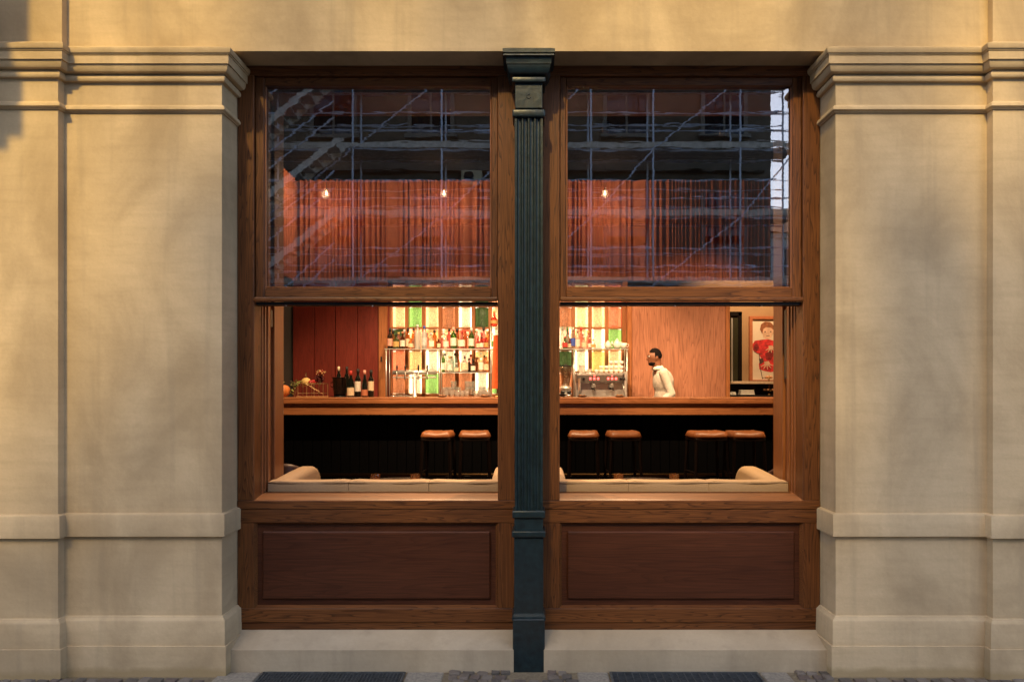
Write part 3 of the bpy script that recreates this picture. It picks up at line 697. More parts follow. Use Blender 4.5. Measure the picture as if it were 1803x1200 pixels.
# cups, pots and glasses -----------------------------------------------------
def lathe_mesh(name, pr, m, seg=16, smooth=True):
    bm = lathe(BM(), pr, seg=seg); me = bpy.data.meshes.new(name); bm.normal_update(); bm.to_mesh(me); bm.free()
    if smooth:
        for p in me.polygons: p.use_smooth = True
    me.materials.append(m); return me
TUMB = lathe_mesh("tumbler", [(.030, 0), (.036, .10), (.0345, .10), (.0285, .008), (0, .008)], CLEAR)
HIGH = lathe_mesh("highball", [(.026, 0), (.031, .15), (.0295, .15), (.0245, .01), (0, .01)], CLEAR)
CUPM = lathe_mesh("cup_bowl", [(.022, 0), (.032, .02), (.040, .062), (.038, .062), (.030, .022), (0, .008)], WHITE)
bm = BM(); tube(bm, [(.036, 0, .05), (.052, 0, .050), (.056, 0, .036), (.046, 0, .022), (.034, 0, .022)], .004, 6)
HNDL = bpy.data.meshes.new("handle"); bm.to_mesh(HNDL); bm.free(); HNDL.materials.append(WHITE)
PLATE = lathe_mesh("plate", [(.04, 0), (.075, .010), (.074, .012), (.04, .003), (0, .003)], WHITE)
def glassware(me, name, loc, label, group, s=1.0):
    o = share(name, me, None, loc, (0, 0, 0), (s, s, s)); return tag(o, label, "glass", group)
yg = 6.10
for i in range(7):
    glassware(HIGH, "beer_glass", (X(692 + i * 5.6, 6.12), 6.12, BCZ), "clear highball glass under the beer taps", "beer glasses below the taps", 1.25)
for i, (px, n_) in enumerate([(783, 2), (791, 2), (799, 3), (807, 2), (815, 1), (823, 3), (832, 3), (840, 1), (848, 2), (856, 2), (864, 1), (872, 1)]):
    for k in range(n_):
        glassware(TUMB, "tumbler", (X(px, yg), yg + .0, BCZ + .105 + k * .085 if k else BCZ), ("single clear tumbler standing unstacked on the back counter below the lower shelf" if n_ == 1 else "clear tumbler %s on the back counter" % {(2, 0): "at the bottom of a stack of two", (2, 1): "on top of a stack of two", (3, 0): "at the bottom of a stack of three", (3, 1): "in the middle of a stack of three", (3, 2): "on top of a stack of three"}[(n_, k)]), "tumblers on the back counter", 1.15)
for i, px in enumerate((786, 796, 805, 814, 822, 838, 846, 853, 861)):
    glassware(TUMB, "tumbler", (X(px, 5.02), 5.02, 1.575), "clear tumbler standing along the inner edge of the bar top", "tumblers on the bar top", .85)
def cup(loc, rz, label, s=1.0, group="white coffee cups on the machine"):
    t = thing("coffee_cup", label, "cup", loc, rz, group); t.scale = (s, s, s)
    share("cup_bowl", CUPM, t); share("handle", HNDL, t); return t

# coffee machine
YM = 6.12; MZ = BCZ
ZMT = Z(657, YM); MX0, MX1 = X(1013, YM), X(1101, YM); MW = MX1 - MX0
cm = thing("coffee_machine", "chrome two group coffee machine with red lit buttons under the glass shelf", "coffee machine", ((MX0 + MX1) / 2, YM, MZ))
hw = MW / 2
obj("body", bx(-hw, hw, 0.0, 0.30, 0.10, ZMT - MZ, bev=.012, seg=2), CHROME, cm)
obj("control_panel", bx(-hw * .98, hw * .86, -0.16, -0.001, ZMT - MZ - .135, ZMT - MZ - .012, bev=.012, seg=2), plain("dark_chrome", (.22, .19, .17), .3, .7), cm)
obj("cup_tray", bx(-hw, hw * .9, -0.16, 0.30, ZMT - MZ - .0115, ZMT - MZ, bev=.003), CHROME, cm)
obj("back_plate", bx(-hw * .9, hw * .9, -0.02, -0.0012, 0.13, ZMT - MZ - .136), CHROME, cm)
obj("drip_tray", bx(-hw * .95, hw * .95, -0.20, 0.0, 0.06, 0.12, bev=.008), CHROME, cm)
obj("side_wing", bx(hw * .90, hw, -0.17, -0.002, 0.06, ZMT - MZ + .02, bev=.006), CHROME, cm)
obj("side_wing", bx(-hw, -hw * .985, -0.17, -0.002, 0.06, ZMT - MZ - .02), CHROME, cm)
for x in (-hw * .9, hw * .9):
    for y in (-.15, .25): obj("foot", lathe(BM(), [(.02, 0), (.02, .06)], x, y, 0, 10), BLACKM, cm)
LED = emit("red_led", (1.0, 0.05, 0.04), 4.0)
pz = ZMT - MZ - .075
for c in (-hw * .28, hw * .42):
    for k in range(3): obj("lit_button", bx(c + (k - 1) * .055 - .013, c + (k - 1) * .055 + .013, -0.166, -0.1605, pz - .018, pz + .012), LED, cm)
    obj("lit_button", bx(c - .008, c + .008, -0.166, -0.1605, pz + .028, pz + .042), LED, cm)
obj("gauge", lathe(BM(), [(.024, 0), (.024, .006), (0, .006)], 0, 0, 0, 16), WHITE, cm)
g_ = cm.children[-1]; g_.rotation_euler = (R(90), 0, 0); g_.location = (hw * .06, -.161, pz)
for x in (-hw * .86, -hw * .70, hw * .76, hw * .88):
    k = obj("steam_knob", lathe(BM(), [(.016, 0), (.018, .03), (0, .034)], 0, 0, 0, 12), BLACKM, cm, True); k.rotation_euler = (R(90), 0, 0); k.location = (x, -.16, pz)
for c in (-hw * .30, hw * .42):
    g_ = obj("group_head", lathe(BM(), [(.032, .0), (.034, .05), (.026, .06)], c, -.10, ZMT - MZ - .20, 16), CHROME, cm, True)
    bm = BM(); lathe(bm, [(.03, 0), (.032, .03)], c, -.10, ZMT - MZ - .232, 14); tube(bm, [(c, -.12, ZMT - MZ - .215), (c + .01, -.24, ZMT - MZ - .235)], .011, 8)
    obj("portafilter", bm, plain("dark_handle", (.02, .015, .012), .4), cm, True)
for x, s in ((-hw * .80, -1), (hw * .82, 1)):
    obj("steam_wand", tube(BM(), [(x, -.12, ZMT - MZ - .14), (x + s * .02, -.17, ZMT - MZ - .2), (x + s * .035, -.19, ZMT - MZ - .33)], .006, 8), CHROME, cm, True)
for row in range(2):
    for i in range(6):
        if row and i < 1: continue
        cup((X(1050 + i * 8.6, 6.05), 6.02 + .1 * 0, ZMT + row * .055 + .001), R(-60 + random.uniform(-15, 15)), ("white coffee cup in the upper of two rows on the coffee machine" if row else "white coffee cup in the row standing directly on the coffee machine"), .80)
for i in range(3): cup((X(1076 + i * 9, 6.18), 6.20, ZMT + .132 + .06 * (i > 0) * 0), R(-40), "white coffee cup topping the pile on the coffee machine", .80)
for px, n_ in ((1025, 6), (1037, 3)):
    for k in range(n_):
        tag(share("saucer", PLATE, None, (X(px, 6.05), 6.05, ZMT + .02 * k), (0, 0, 0), (.75, .75, 1.3)), ("white saucer in the taller stack on the coffee machine" if n_ == 6 else "white saucer in the short stack between the tall stack and the cups"), "saucer", "saucers stacked on the coffee machine")
# pots and jugs at the right of the upper shelf
def pot(px, w_, h_, label, sp=True):
    r = w_ / 2 / S(6.22)
    t = thing("teapot", label, "teapot", (X(px, 6.22), 6.22, SH1), 0, "white pots on the upper glass shelf")
    obj("body", lathe(BM(), [(r * .6, 0), (r * .95, h_ * .2), (r, h_ * .4), (r * .8, h_ * .68), (r * .55, h_ * .78)], seg=16), WHITE, t, True)
    obj("lid", lathe(BM(), [(r * .56, h_ * .78), (r * .4, h_ * .88), (.006, h_ * .9), (.012, h_ * .97), (0, h_)], seg=14), WHITE, t, True)
    obj("spout", tube(BM(), [(-r * .8, 0, h_ * .35), (-r * 1.3, 0, h_ * .5), (-r * 1.5, 0, h_ * .72)], .012, 8, .007), WHITE, t, True)
    obj("handle", tube(BM(), [(r * .8, 0, h_ * .65), (r * 1.4, 0, h_ * .62), (r * 1.4, 0, h_ * .3), (r * .9, 0, h_ * .22)], .007, 8), WHITE, t, True)
pot(zx2(640), 78 / 7.06, .125, "white teapot standing on the upper shelf left of the larger pot")
pot(zx2(752), 88 / 7.06, .155, "larger white teapot with raised lid on the upper shelf")
cup((X(zx2(832), 6.2), 6.2, SH1), R(0), "single white mug at the end of the upper glass shelf", 1.35, None)

# coffee grinder
YGd = 6.1; gx = X(996, YGd)
gr = thing("coffee_grinder", "black coffee grinder with clear bean hopper beside the coffee machine", "grinder", (gx, YGd, BCZ))
obj("body", bx(-.075, .075, -.08, .12, .03, .26, bev=.015, seg=2), BLACKM, gr)
obj("collar", lathe(BM(), [(.085, .262), (.085, .30), (.065, .32)], seg=18), CHROME, gr, True)
obj("hopper", lathe(BM(), [(.055, .321), (.088, .55), (.092, .60), (.086, .60), (.05, .33), (0, .33)], seg=18), glass("smoked_glass", (.62, .5, .36), .03, 1.25), gr, True)
obj("hopper_lid", lathe(BM(), [(.094, .601), (.094, .615), (.02, .62), (.018, .635), (0, .637)], seg=18), BLACKM, gr, True)
obj("base", bx(-.085, .085, -.12, .13, 0, .03, bev=.006), BLACKM, gr)
obj("dosing_spout", tube(BM(), [(0, -.07, .22), (0, -.13, .18), (0, -.13, .13)], .022, 10), CHROME, gr, True)
tp = thing("portafilter", "loose portafilter with dark knob lying before the coffee grinder", "portafilter", (X(996, 5.06), 5.06, 1.575))
obj("basket", lathe(BM(), [(.028, 0), (.032, .03), (.030, .03), (.02, .01), (0, .01)], .04, 0, 0, 14), CHROME, tp, True)
obj("handle", tube(BM(), [(.01, 0, .022), (-.10, -.02, .03)], .012, 8), DARKW, tp, True)

# beer taps
YT = 6.12
bt = thing("beer_tap_tower", "chrome beer tower with four black handled taps", "beer tap", (X(730, YT), YT, BCZ))
zT = Z(655, YT) - BCZ; x0, x1 = X(692, YT) - bt.location.x, X(768, YT) - bt.location.x
obj("crossbar", tube(BM(), [(x0, 0, zT), (x1, 0, zT)], .034, 16), CHROME, bt, True)
obj("drip_rail", bx(x0, x1, -.03, .02, zT - .085, zT - .066, bev=.004), CHROME, bt)
obj("post", lathe(BM(), [(.06, 0), (.05, .02), (.032, .04), (.032, zT)], seg=16), CHROME, bt, True)
for px in (700.5, 715, 738, 753.5):
    x = X(px, YT) - bt.location.x
    t_ = obj("tap", tube(BM(), [(x, -.03, zT), (x, -.075, zT), (x, -.085, zT - .03), (x, -.085, zT - .11)], .010, 8), CHROME, bt, True)
    obj("tap_handle", lathe(BM(), [(.007, 0), (.014, .05), (.012, .09), (0, .095)], x, -.07, zT + .012, 10), BLACKM, t_, True)

# ------------------------------------------------------------------ bar counter
YF_ = 4.50; ZBT = 1.575
bar = thing("bar_counter", "long polished wooden bar counter with black boarded front", "bar counter", (0.1, 4.8, FZ))
BX0, BX1 = -3.54, 3.9
pr = [(YF_ + .02, ZBT - .085), (YF_ + .004, ZBT - .075), (YF_, ZBT - .055), (YF_ + .004, ZBT - .035), (YF_ + .016, ZBT - .03), (YF_ + .012, ZBT - .02), (YF_ + .016, ZBT - .008), (YF_ + .03, ZBT), (5.15, ZBT), (5.15, ZBT - .085)]
smooth_by_angle(local(obj("counter_top", prism(BM(), pr, 'x', BX0, BX1), BAR_WOOD, bar), bar), 40)
local(obj("fascia", bx(BX0, BX1, YF_ + .045, 5.10, Z(730, 4.55), ZBT - .0855, bev=.003), BAR_WOOD, bar), bar)
bwid = .118
brd = BM(); box(brd, 0, bwid - .004, 0, .03, 0, Z(730, 4.55) - FZ - .122, bev=.004); bme = bpy.data.meshes.new("board"); brd.to_mesh(brd and bme); brd.free(); bme.materials.append(BOARD)
i = 0; x = BX0
while x < BX1 - bwid:
    local(share("board", bme, bar, (x, 4.78, FZ + .12)), bar); x += bwid
local(obj("carcass", bx(BX0, BX1, 4.812, 5.08, FZ, Z(730, 4.55) - .002), BOARD, bar), bar)
local(obj("kick_board", bx(BX0, BX1, 4.77, 4.811, FZ, FZ + .118), BOARD, bar), bar)
local(obj("foot_rail", tube(BM(), [(BX0 + .05, 4.62, FZ + .20), (BX1 - .05, 4.62, FZ + .20)], .022, 12), plain("dark_brass", (.06, .035, .015), .4, 1.0), bar, True), bar)

# stools
def stool(px0, px1, Y, rz, label):
    w_ = (px1 - px0) / S(Y); h = Z(755.5, Y) - FZ
    t = thing("bar_stool", label, "stool", (X((px0 + px1) / 2, Y), Y, FZ), rz, "orange leather bar stools along the bar")
    hx_ = w_ / 2 * .97; d = .185
    bm = BM(); N = 13
    top = [[None] * N for _ in range(N)]; bot = [[None] * N for _ in range(N)]
    for a in range(N):
        for b in range(N):
            u = -1 + 2 * a / (N - 1); v = -1 + 2 * b / (N - 1)
            e = max(abs(u), abs(v)); k = (1 - e ** 4)
            cr = 1 - .07 * (abs(u * v)) ** 2
            z = h - .068 + .052 * (k ** .45 if k > 0 else 0) + .014 * abs(u) ** 1.5 * (k > 0.02) + .003 * math.sin(u * 7 + v * 3) * k
            top[a][b] = bm.verts.new((u * hx_ * cr * (1 if e < 1 else .985), v * d * cr * (1 if e < 1 else .985), z))
            if e >= 1: bot[a][b] = bm.verts.new((u * hx_ * cr * .94, v * d * cr * .94, h - .088))
    for a in range(N - 1):
        for b in range(N - 1): bm.faces.new((top[a][b], top[a + 1][b], top[a + 1][b + 1], top[a][b + 1]))
    ringi = [(a, 0) for a in range(N)] + [(N - 1, b) for b in range(1, N)] + [(a, N - 1) for a in range(N - 2, -1, -1)] + [(0, b) for b in range(N - 2, 0, -1)]
    for k in range(len(ringi)):
        a, b = ringi[k]; c, e = ringi[(k + 1) % len(ringi)]
        bm.faces.new((bot[a][b], bot[c][e], top[c][e], top[a][b]))
    bm.faces.new([bot[a][b] for a, b in reversed(ringi)])
    bmesh.ops.recalc_face_normals(bm, faces=bm.faces[:])
    obj("seat", bm, LEATHER, t, True)
    obj("seat_frame", bx(-hx_ * .9, hx_ * .9, -d * .9, d * .9, h - .120, h - .0885, bev=.004), DARKW, t)
    for sx in (-1, 1):
        for sy in (-1, 1):
            bm = BM(); tube(bm, [(sx * hx_ * .82, sy * d * .80, h - .121), (sx * hx_ * .95, sy * d * .98, 0)], .020, 4, .014)
            obj("leg", bm, DARKW, t)
    for sy in (-1, 1): obj("stretcher", tube(BM(), [(-hx_ * .9, sy * d * .93, .25), (hx_ * .9, sy * d * .93, .25)], .011, 6), DARKW, t)
    for sx in (-1, 1): obj("stretcher", tube(BM(), [(sx * hx_ * .9, -d * .93, .33), (sx * hx_ * .9, d * .93, .33)], .011, 6), DARKW, t)
ys = 3.85
stool(742, 801, ys, R(-3), "orange leather bar stool below the beer taps")
stool(806, 866, ys + .03, R(5), "orange leather bar stool between the beer tap stool and the iron column")
stool(998, 1057, ys + .02, R(-5), "orange leather bar stool between the iron column and the coffee machine stool")
stool(1066, 1128, ys, R(4), "orange leather bar stool in front of the coffee machine's far side")
stool(1210, 1279, ys, R(7), "orange leather bar stool of the last pair, on the bartender's side")
stool(1278, 1343, ys - .12, R(3), "orange leather bar stool of the last pair, next to the framed drawing")

# wood-faced wall block behind the bartender
YP = 6.30
pb = thing("wood_panel_wall", "orange wood veneered wall panel with strong grain behind the bartender", "panelling", (X(1199, YP), YP, FZ))
local(obj("panel", bx(X(1113, YP), X(1277.5, YP), YP, YP + .04, FZ, 3.12, bev=.003), PLY, pb), pb)
local(obj("edge_board", bx(X(1277.8, YP), X(1285, YP), YP - .012, YP + .12, FZ, 3.12, bev=.004), ORANGEW, pb), pb)
local(obj("corner_post", bx(X(1104.4, YP), X(1112.7, YP), YP + .01, YP + .14, FZ, 3.12, bev=.004), ORANGEW, pb), pb)
local(obj("core", bx(X(1113, YP), X(1277.5, YP), YP + .0405, YP + .11, FZ, 3.12), DARKW, pb), pb)
# bulkhead and pleated curtain above
struct(obj("interior_bulkhead", bx(WXL, WXR, 6.75, 6.9, 3.36, CEILZ), DARKWALL))
bm = BM(); n_ = 900; xa, xb = WXL + .02, WXR - .02; rows = [3.30, 3.5, 4.0, 4.5, 4.80]
V = []
for i in range(n_ + 1):
    x = xa + (xb - xa) * i / n_
    ph = x * 80 + 6 * math.sin(x * 2.3) + 5 * math.sin(x * 5.1 + 1) + 2 * math.sin(x * 17)
    a = .032 + .012 * math.sin(x * 3.7)
    V.append([bm.verts.new((x + .006 * math.sin(ph * .5 + z), 6.52 + a * math.sin(ph) * (1 + .12 * (4.8 - z)) + .006 * math.sin(z * 3 + x * 9), z)) for z in rows])
for p, q in zip(V, V[1:]):
    for k in range(len(rows) - 1): bm.faces.new((p[k], q[k], q[k + 1], p[k + 1]))
cur = obj("pleated_curtain", bm, CURTAIN, None, True); tag(cur, "rust red pleated curtain hanging above the back bar under the ceiling", "curtain")
bm = BM(); V = []
for i in range(401):
    y = 3.2 + 3.2 * i / 400
    ph = y * 52 + 4 * math.sin(y * 2.1)
    V.append([bm.verts.new((WXL + .07 + .034 * math.sin(ph) * (1 + .1 * (4.8 - z)), y, z)) for z in rows])
for p, q in zip(V, V[1:]):
    for k in range(len(rows) - 1): bm.faces.new((p[k], q[k], q[k + 1], p[k + 1]))
cur = obj("pleated_curtain", bm, CURTAIN, None, True); tag(cur, "rust red pleated curtain along the side wall beside the pendant lamp", "curtain")

# room beyond: doorway, framed drawing, service shelf
YD = YF
dr = thing("inner_doorway", "dark framed doorway beside the framed drawing", "doorway", (X(1290, YD), YD, FZ))
local(obj("door_frame", bx(X(1299, YD), X(1305, YD), YD - .05, YD - .002, FZ, Z(550, YD)), DARKW, dr), dr)
local(obj("door_head", bx(X(1262, YD), X(1305, YD), YD - .05, YD - .002, Z(556, YD), Z(549, YD) + .001), DARKW, dr), dr)
local(obj("door_leaf", bx(X(1262, YD), X(1299, YD), YD - .02, YD - .004, FZ, Z(556, YD)), plain("olive_door", (.03, .028, .015), .3), dr), dr)
local(obj("glass_strip", bx(X(1287, YD), X(1289.5, YD), YD - .026, YD - .0205, Z(690, YD), Z(560, YD)), CHROME, dr), dr)
fr = thing("framed_drawing", "framed drawing of a seated figure in a red top on cream paper", "picture", (X(1352, YD), YD - .02, Z(670, YD)))
def A_(o): return local(o, fr)
ax0, ax1, az0, az1 = X(1318, YD), X(1388, YD), Z(670.5, YD), Z(557, YD)
yf = YD - .03
for q in ((ax0, X(1323.5, YD), az0, az1), (X(1382.5, YD), ax1, az0, az1), (X(1323.5, YD), X(1382.5, YD), Z(562, YD), az1), (X(1323.5, YD), X(1382.5, YD), az0, Z(668.5, YD))):
    A_(obj("frame", bx(q[0] + .0004, q[1], yf - .03, yf + .028, q[2], q[3]), plain("terracotta_frame", (.42, .14, .06), .4), fr))
A_(obj("paper", bx(X(1323, YD), X(1383, YD), yf, yf + .02, Z(669, YD), Z(561.6, YD)), plain("cream_paper", (.70, .58, .44), .8, var=.06, scale=8), fr))
def flat(nm, pts, m, k): 
    b = BM(); prism(b, [(X(a, YD), Z(c, YD)) for a, c in pts], 'y', yf - .001 - .0012 * k, yf - .0002 - .0012 * (k - 1) - .0004); return A_(obj(nm, b, m, fr))
RED = plain("ink_red", (.55, .03, .03), .8, var=.55, scale=14); DRED = plain("ink_dark_red", (.22, .015, .015), .8, var=.5, scale=20)
SKIN_ = plain("ink_skin", (.66, .42, .28), .8, var=.2, scale=14); HAIR_ = plain("ink_hair", (.26, .09, .035), .8, var=.4, scale=20); INK = plain("ink_line", (.08, .04, .03), .8)
flat("drawn_top", [(1324, 606), (1328, 600), (1340, 598), (1352, 597), (1362, 600), (1372, 606), (1377, 618), (1374, 634), (1377, 646), (1368, 652), (1356, 655), (1346, 653), (1336, 650), (1335, 640), (1340, 632), (1334, 622), (1325, 617)], RED, 1)
flat("drawn_shade", [(1326, 608), (1332, 604), (1336, 612), (1331, 619), (1325, 615)], DRED, 2)
flat("drawn_shade", [(1346, 622), (1356, 616), (1362, 624), (1356, 634), (1348, 633)], DRED, 2)
flat("drawn_shade", [(1335, 632), (1342, 630), (1344, 637), (1338, 641)], INK, 2)
flat("drawn_face", [(1340, 582), (1344, 575), (1352, 573), (1359, 577), (1361, 586), (1357, 594), (1350, 597), (1343, 594)], SKIN_, 2)
flat("drawn_hair", [(1337, 580), (1339, 571), (1346, 566), (1355, 567), (1361, 573), (1361, 581), (1356, 577), (1348, 576), (1343, 579), (1341, 588)], HAIR_, 3)
for (cx0, cy0) in ((1346, 584), (1356, 584)):
    flat("drawn_eye", [(cx0 + 1.3 * math.cos(t), cy0 + 1.1 * math.sin(t)) for t in [2 * math.pi * i / 10 for i in range(10)]], INK, 4)
flat("drawn_mouth", [(1348, 591), (1354, 590.6), (1354, 591.6), (1348, 592)], INK, 3)
for (hx0, hy0, sc) in ((1356, 612, 1), (1349, 640, 1.15)):
    flat("drawn_hand", [(hx0 - 4 * sc, hy0 - 3 * sc), (hx0 + 3 * sc, hy0 - 4 * sc), (hx0 + 5 * sc, hy0), (hx0 + 2 * sc, hy0 + 3 * sc), (hx0 - 3 * sc, hy0 + 3 * sc)], SKIN_, 3)
    for k in range(5):
        a = R(20 + 32 * k); dx, dy = math.cos(a), math.sin(a)
        p = (hx0 + dx * 3 * sc, hy0 + dy * 2 * sc); q = (hx0 + dx * 11 * sc, hy0 + dy * 9 * sc); nx, ny = -dy * 1.0 * sc, dx * 1.0 * sc
        flat("drawn_finger", [(p[0] - nx, p[1] - ny), (q[0] - nx * .4, q[1] - ny * .4), (q[0] + nx * .4, q[1] + ny * .4), (p[0] + nx, p[1] + ny)], SKIN_, 4)
flat("drawn_line", [(1335, 622), (1336, 622), (1338, 645), (1342, 667), (1341, 667), (1336.5, 645)], INK, 2)
flat("drawn_line", [(1327, 618), (1334, 622), (1341, 622.6), (1341, 623.4), (1333, 623), (1326.5, 619)], INK, 3)
for k in range(5): flat("drawn_signature", [(1341 + k * 3.6, 665 - (k % 2) * 1.2), (1343 + k * 3.6, 663.8), (1344 + k * 3.6, 665.2), (1342 + k * 3.6, 666)], INK, 1)
YS = 7.6
sv = thing("service_shelf", "pale topped black service shelf below the framed drawing", "shelf", (X(1340, YS), YS, FZ))
def V_(o): return local(o, sv)
sx0, sx1 = X(1287, YS), X(1420, YS)
V_(obj("top_board", bx(sx0, sx1, YS, YS + .5, Z(675.5, YS), Z(671, YS), bev=.004), plain("pale_top", (.55, .40, .26), .5), sv))
V_(obj("back_panel", bx(sx0, sx1, YS + .44, YS + .48, FZ, Z(675.5, YS) - .001), BLACKM, sv))
V_(obj("lower_board", bx(sx0, sx1, YS, YS + .44, Z(695, YS) - .03, Z(695, YS)), BLACKM, sv))
V_(obj("base_cabinet", bx(sx0, sx1, YS + .02, YS + .44, FZ, Z(695, YS) - .031), BLACKM, sv))
V_(obj("end_panel", bx(sx1, sx1 + .03, YS, YS + .48, FZ, Z(671, YS)), BLACKM, sv))
zl = Z(695, YS)
for nm, a, b, hh, lbl in (("towel", 1305, 1330, .085, "thick folded white towel on the black service shelf"), ("towel", 1285, 1297, .05, "small folded white towel at the end of the service shelf")):
    t = thing("folded_towel", lbl, "towel", (X((a + b) / 2, YS), YS + .12, zl))
    hw_ = (b - a) / 2 / S(YS + .12)
    for k in range(3): obj("fold", bx(-hw_ * (1 - .04 * k), hw_ * (1 - .05 * k), -.10, .10, hh * k / 3 + .0003, hh * (k + 1) / 3, bev=hh / 7, seg=2), CLOTH, t, True)
t = thing("cake_stand", "tiered stand with small pastries next to the folded towel", "cake stand", (X(1359, YS - .0), YS + .14, zl))
obj("stem", lathe(BM(), [(.05, 0), (.012, .02), (.010, .30), (.016, .32), (0, .33)], seg=12), BRASS, t, True)
for z_, r_ in ((.06, .11), (.17, .085), (.27, .06)):
    obj("tier", lathe(BM(), [(.02, z_), (r_, z_ + .006), (r_, z_ + .012), (.02, z_ + .008)], seg=18), BRASS, t, True)
    for k in range(6):
        a = k * 1.047; ball(bm2 := BM(), Vector((math.cos(a) * r_ * .7, math.sin(a) * r_ * .7, z_ + .028)), .022, .022, .018, 8, 6)
        obj("pastry", bm2, plain("pastry", (.55, .26, .12), .7), t, True)

# ------------------------------------------------------------------ things on the bar
def snack(px, label):
    t = thing("snack_dish", label, "dish", (X(px, 4.62), 4.62, ZBT), 0, "snack dishes on the bar edge")
    obj("dish", lathe(BM(), [(.04, 0), (.062, .016), (.060, .019), (.035, .006), (0, .006)], seg=16), plain("brown_dish", (.09, .04, .025), .4), t, True)
    bm = BM()
    for k in range(16): ball(bm, Vector((random.uniform(-.036, .036), random.uniform(-.03, .03), .016 + random.uniform(0, .012))), .010, .008, .008, 6, 4)
    obj("nuts", bm, plain("nuts", (.40, .20, .10), .6), t, True)["kind"] = "stuff"
snack(778, "small brown dish of nuts before the stacked tumblers beside the tap rack")
snack(854, "small brown dish of nuts by the pleated orange lamp")
snack(1025, "small brown dish of nuts near the loose portafilter")
snack(1091, "small brown dish of nuts beside the bartender")
# wine bottles
g3 = "open wine bottles at the end of the bar"
def wzx(v): return 480 + v / 9.015
def wzy(v): return 630 + v / 9.015
YWN = 4.78
for x, t_, w_, k, lb, cp, tx, pos, yy in [
 (1243, 205, 122, 'burgundy', 'cream', 'red', "red capped wine bottle with wide arched cream label before the ice bucket", (.06, .36), 4.70),
 (1355, 175, 96, 'wine', 'white', 'black', "wine bottle with tall white label and black capsule", (.20, .56), 4.80),
 (1462, 195, 92, 'burgundy', 'copper', 'pink', "wine bottle with copper brown label and pink capsule", (.05, .28), 4.78),
 (1562, 190, 90, 'wine', 'cream', 'black', "straight shouldered wine bottle with cream label nearest the wooden post", (.24, .58), 4.82)]:
    bottle(wzx(x), wzy(t_), yy, ZBT, w_ / 9.015, k, 'wine', lb, cp, tx, g3, lpos=pos, ink='copper')
ib = thing("ice_bucket", "dark metal wine cooler holding two bottles on the bar", "ice bucket", (X(wzx(1070), 4.85), 4.85, ZBT))
rb = 118 / 9.015 / S(4.85); hb = Z(wzy(320), 4.85) - ZBT
obj("bucket", lathe(BM(), [(rb * .80, .012), (rb * .86, .05), (rb, hb), (rb * 1.06, hb + .004), (rb * 1.06, hb + .012), (rb * .96, hb + .008), (rb * .8, .03), (0, .03)], seg=24), plain("bucket_metal", (.035, .028, .026), .25, .8), ib, True)
for s in (-1, 1): 
    obj("handle", tube(BM(), [(s * rb * .97, 0, hb * .78), (s * rb * 1.22, 0, hb * .76), (s * rb * 1.22, 0, hb * .55), (s * rb * .93, 0, hb * .52)], .006, 8), plain("bucket_metal", (.035, .028, .026), .25, .8), ib, True)
obj("saucer", lathe(BM(), [(rb * 1.3, 0), (rb * 1.32, .008), (rb * .75, .0115), (0, .0115)], seg=24), BLACKM, ib, True)
for x, t_, tx in ((1052, 140, "wine bottle with cream neck capsule chilling in the metal cooler"), (1178, 140, "wine bottle with black neck capsule chilling in the metal cooler")):
    bottle(wzx(x), wzy(t_), 4.85, ZBT + .045, 76 / 9.015, 'wine', 'wine', None, 'cream' if x < 1100 else 'black', tx, g3)
# pumpkin
pk = thing("pumpkin", "orange pumpkin at the end of the bar", "pumpkin", (X(497, 4.75), 4.75, ZBT))
bm = BM(); n_ = 40; rp = 13.5 / S(4.75); V = []
for j in range(13):
    th = math.pi * j / 12; ring_ = []
    for i in range(n_):
        a = 2 * math.pi * i / n_; rib = 1 - .08 * (1 - abs(math.sin(a * 5))) ** 2
        rr = math.sin(th) ** .8 * rp * rib if 0 < j < 12 else 0.004
        ring_.append(bm.verts.new((rr * math.cos(a), rr * math.sin(a), rp * .84 - rp * .84 * math.cos(th) - (.0 if j < 10 else .012 * (j - 9) / 3))))
    V.append(ring_)
for p, q in zip(V, V[1:]):
    for i in range(n_): bm.faces.new((p[i], p[(i + 1) % n_], q[(i + 1) % n_], q[i]))
obj("fruit", bm, plain("pumpkin_skin", (.62, .20, .05), .5, var=.25, scale=18), pk, True)
obj("stem", tube(BM(), [(0, 0, rp * 1.6), (.01, 0, rp * 1.85), (.03, 0, rp * 2.0)], .010, 7, .006), plain("dry_stem", (.18, .13, .06), .8), pk, True)
# wire basket of autumn fruit and leaves
YK = 4.72; bx0, bx1 = X(529, YK), X(573, YK); bcx = (bx0 + bx1) / 2
bk = thing("wire_basket", "brass wire basket on thin legs at the end of the bar", "basket", (bcx, YK, ZBT))
WIRE = plain("brass_wire", (.40, .26, .12), .5, .6); bw = (bx1 - bx0) / 2; zt = Z(675, YK) - ZBT; zb_ = Z(692, YK) - ZBT
for z_, nm in ((zt, "rim"), (zb_, "rim")):
    obj(nm, tube(BM(), [(-bw, -.10, z_), (bw, -.10, z_), (bw, .10, z_), (-bw, .10, z_), (-bw, -.10, z_)], .004, 6), WIRE, bk)
for x_ in (-bw, -bw * .3, bw * .28, bw):
    for y_ in (-.10, .10): obj("leg", tube(BM(), [(x_, y_, 0), (x_, y_, zt)], .0038, 6), WIRE, bk)
obj("brace", tube(BM(), [(-bw * .4, -.101, zt), (bw * .7, -.101, zb_ + .02)], .004, 6), WIRE, bk)
obj("mesh_tray", bx(-bw, bw, -.10, .10, zb_ - .003, zb_ + .001), WIRE, bk)
bm = BM(); ball(bm, Vector((0, 0, .052)), .060, .058, .052, 16, 10)
gd = thing("gourd", "pale yellow gourd in the wire basket", "gourd", (X(540, YK), YK - .02, ZBT + zt - .03))
obj("fruit", bm, plain("gourd_skin", (.66, .46, .16), .5, var=.2, scale=20), gd, True)
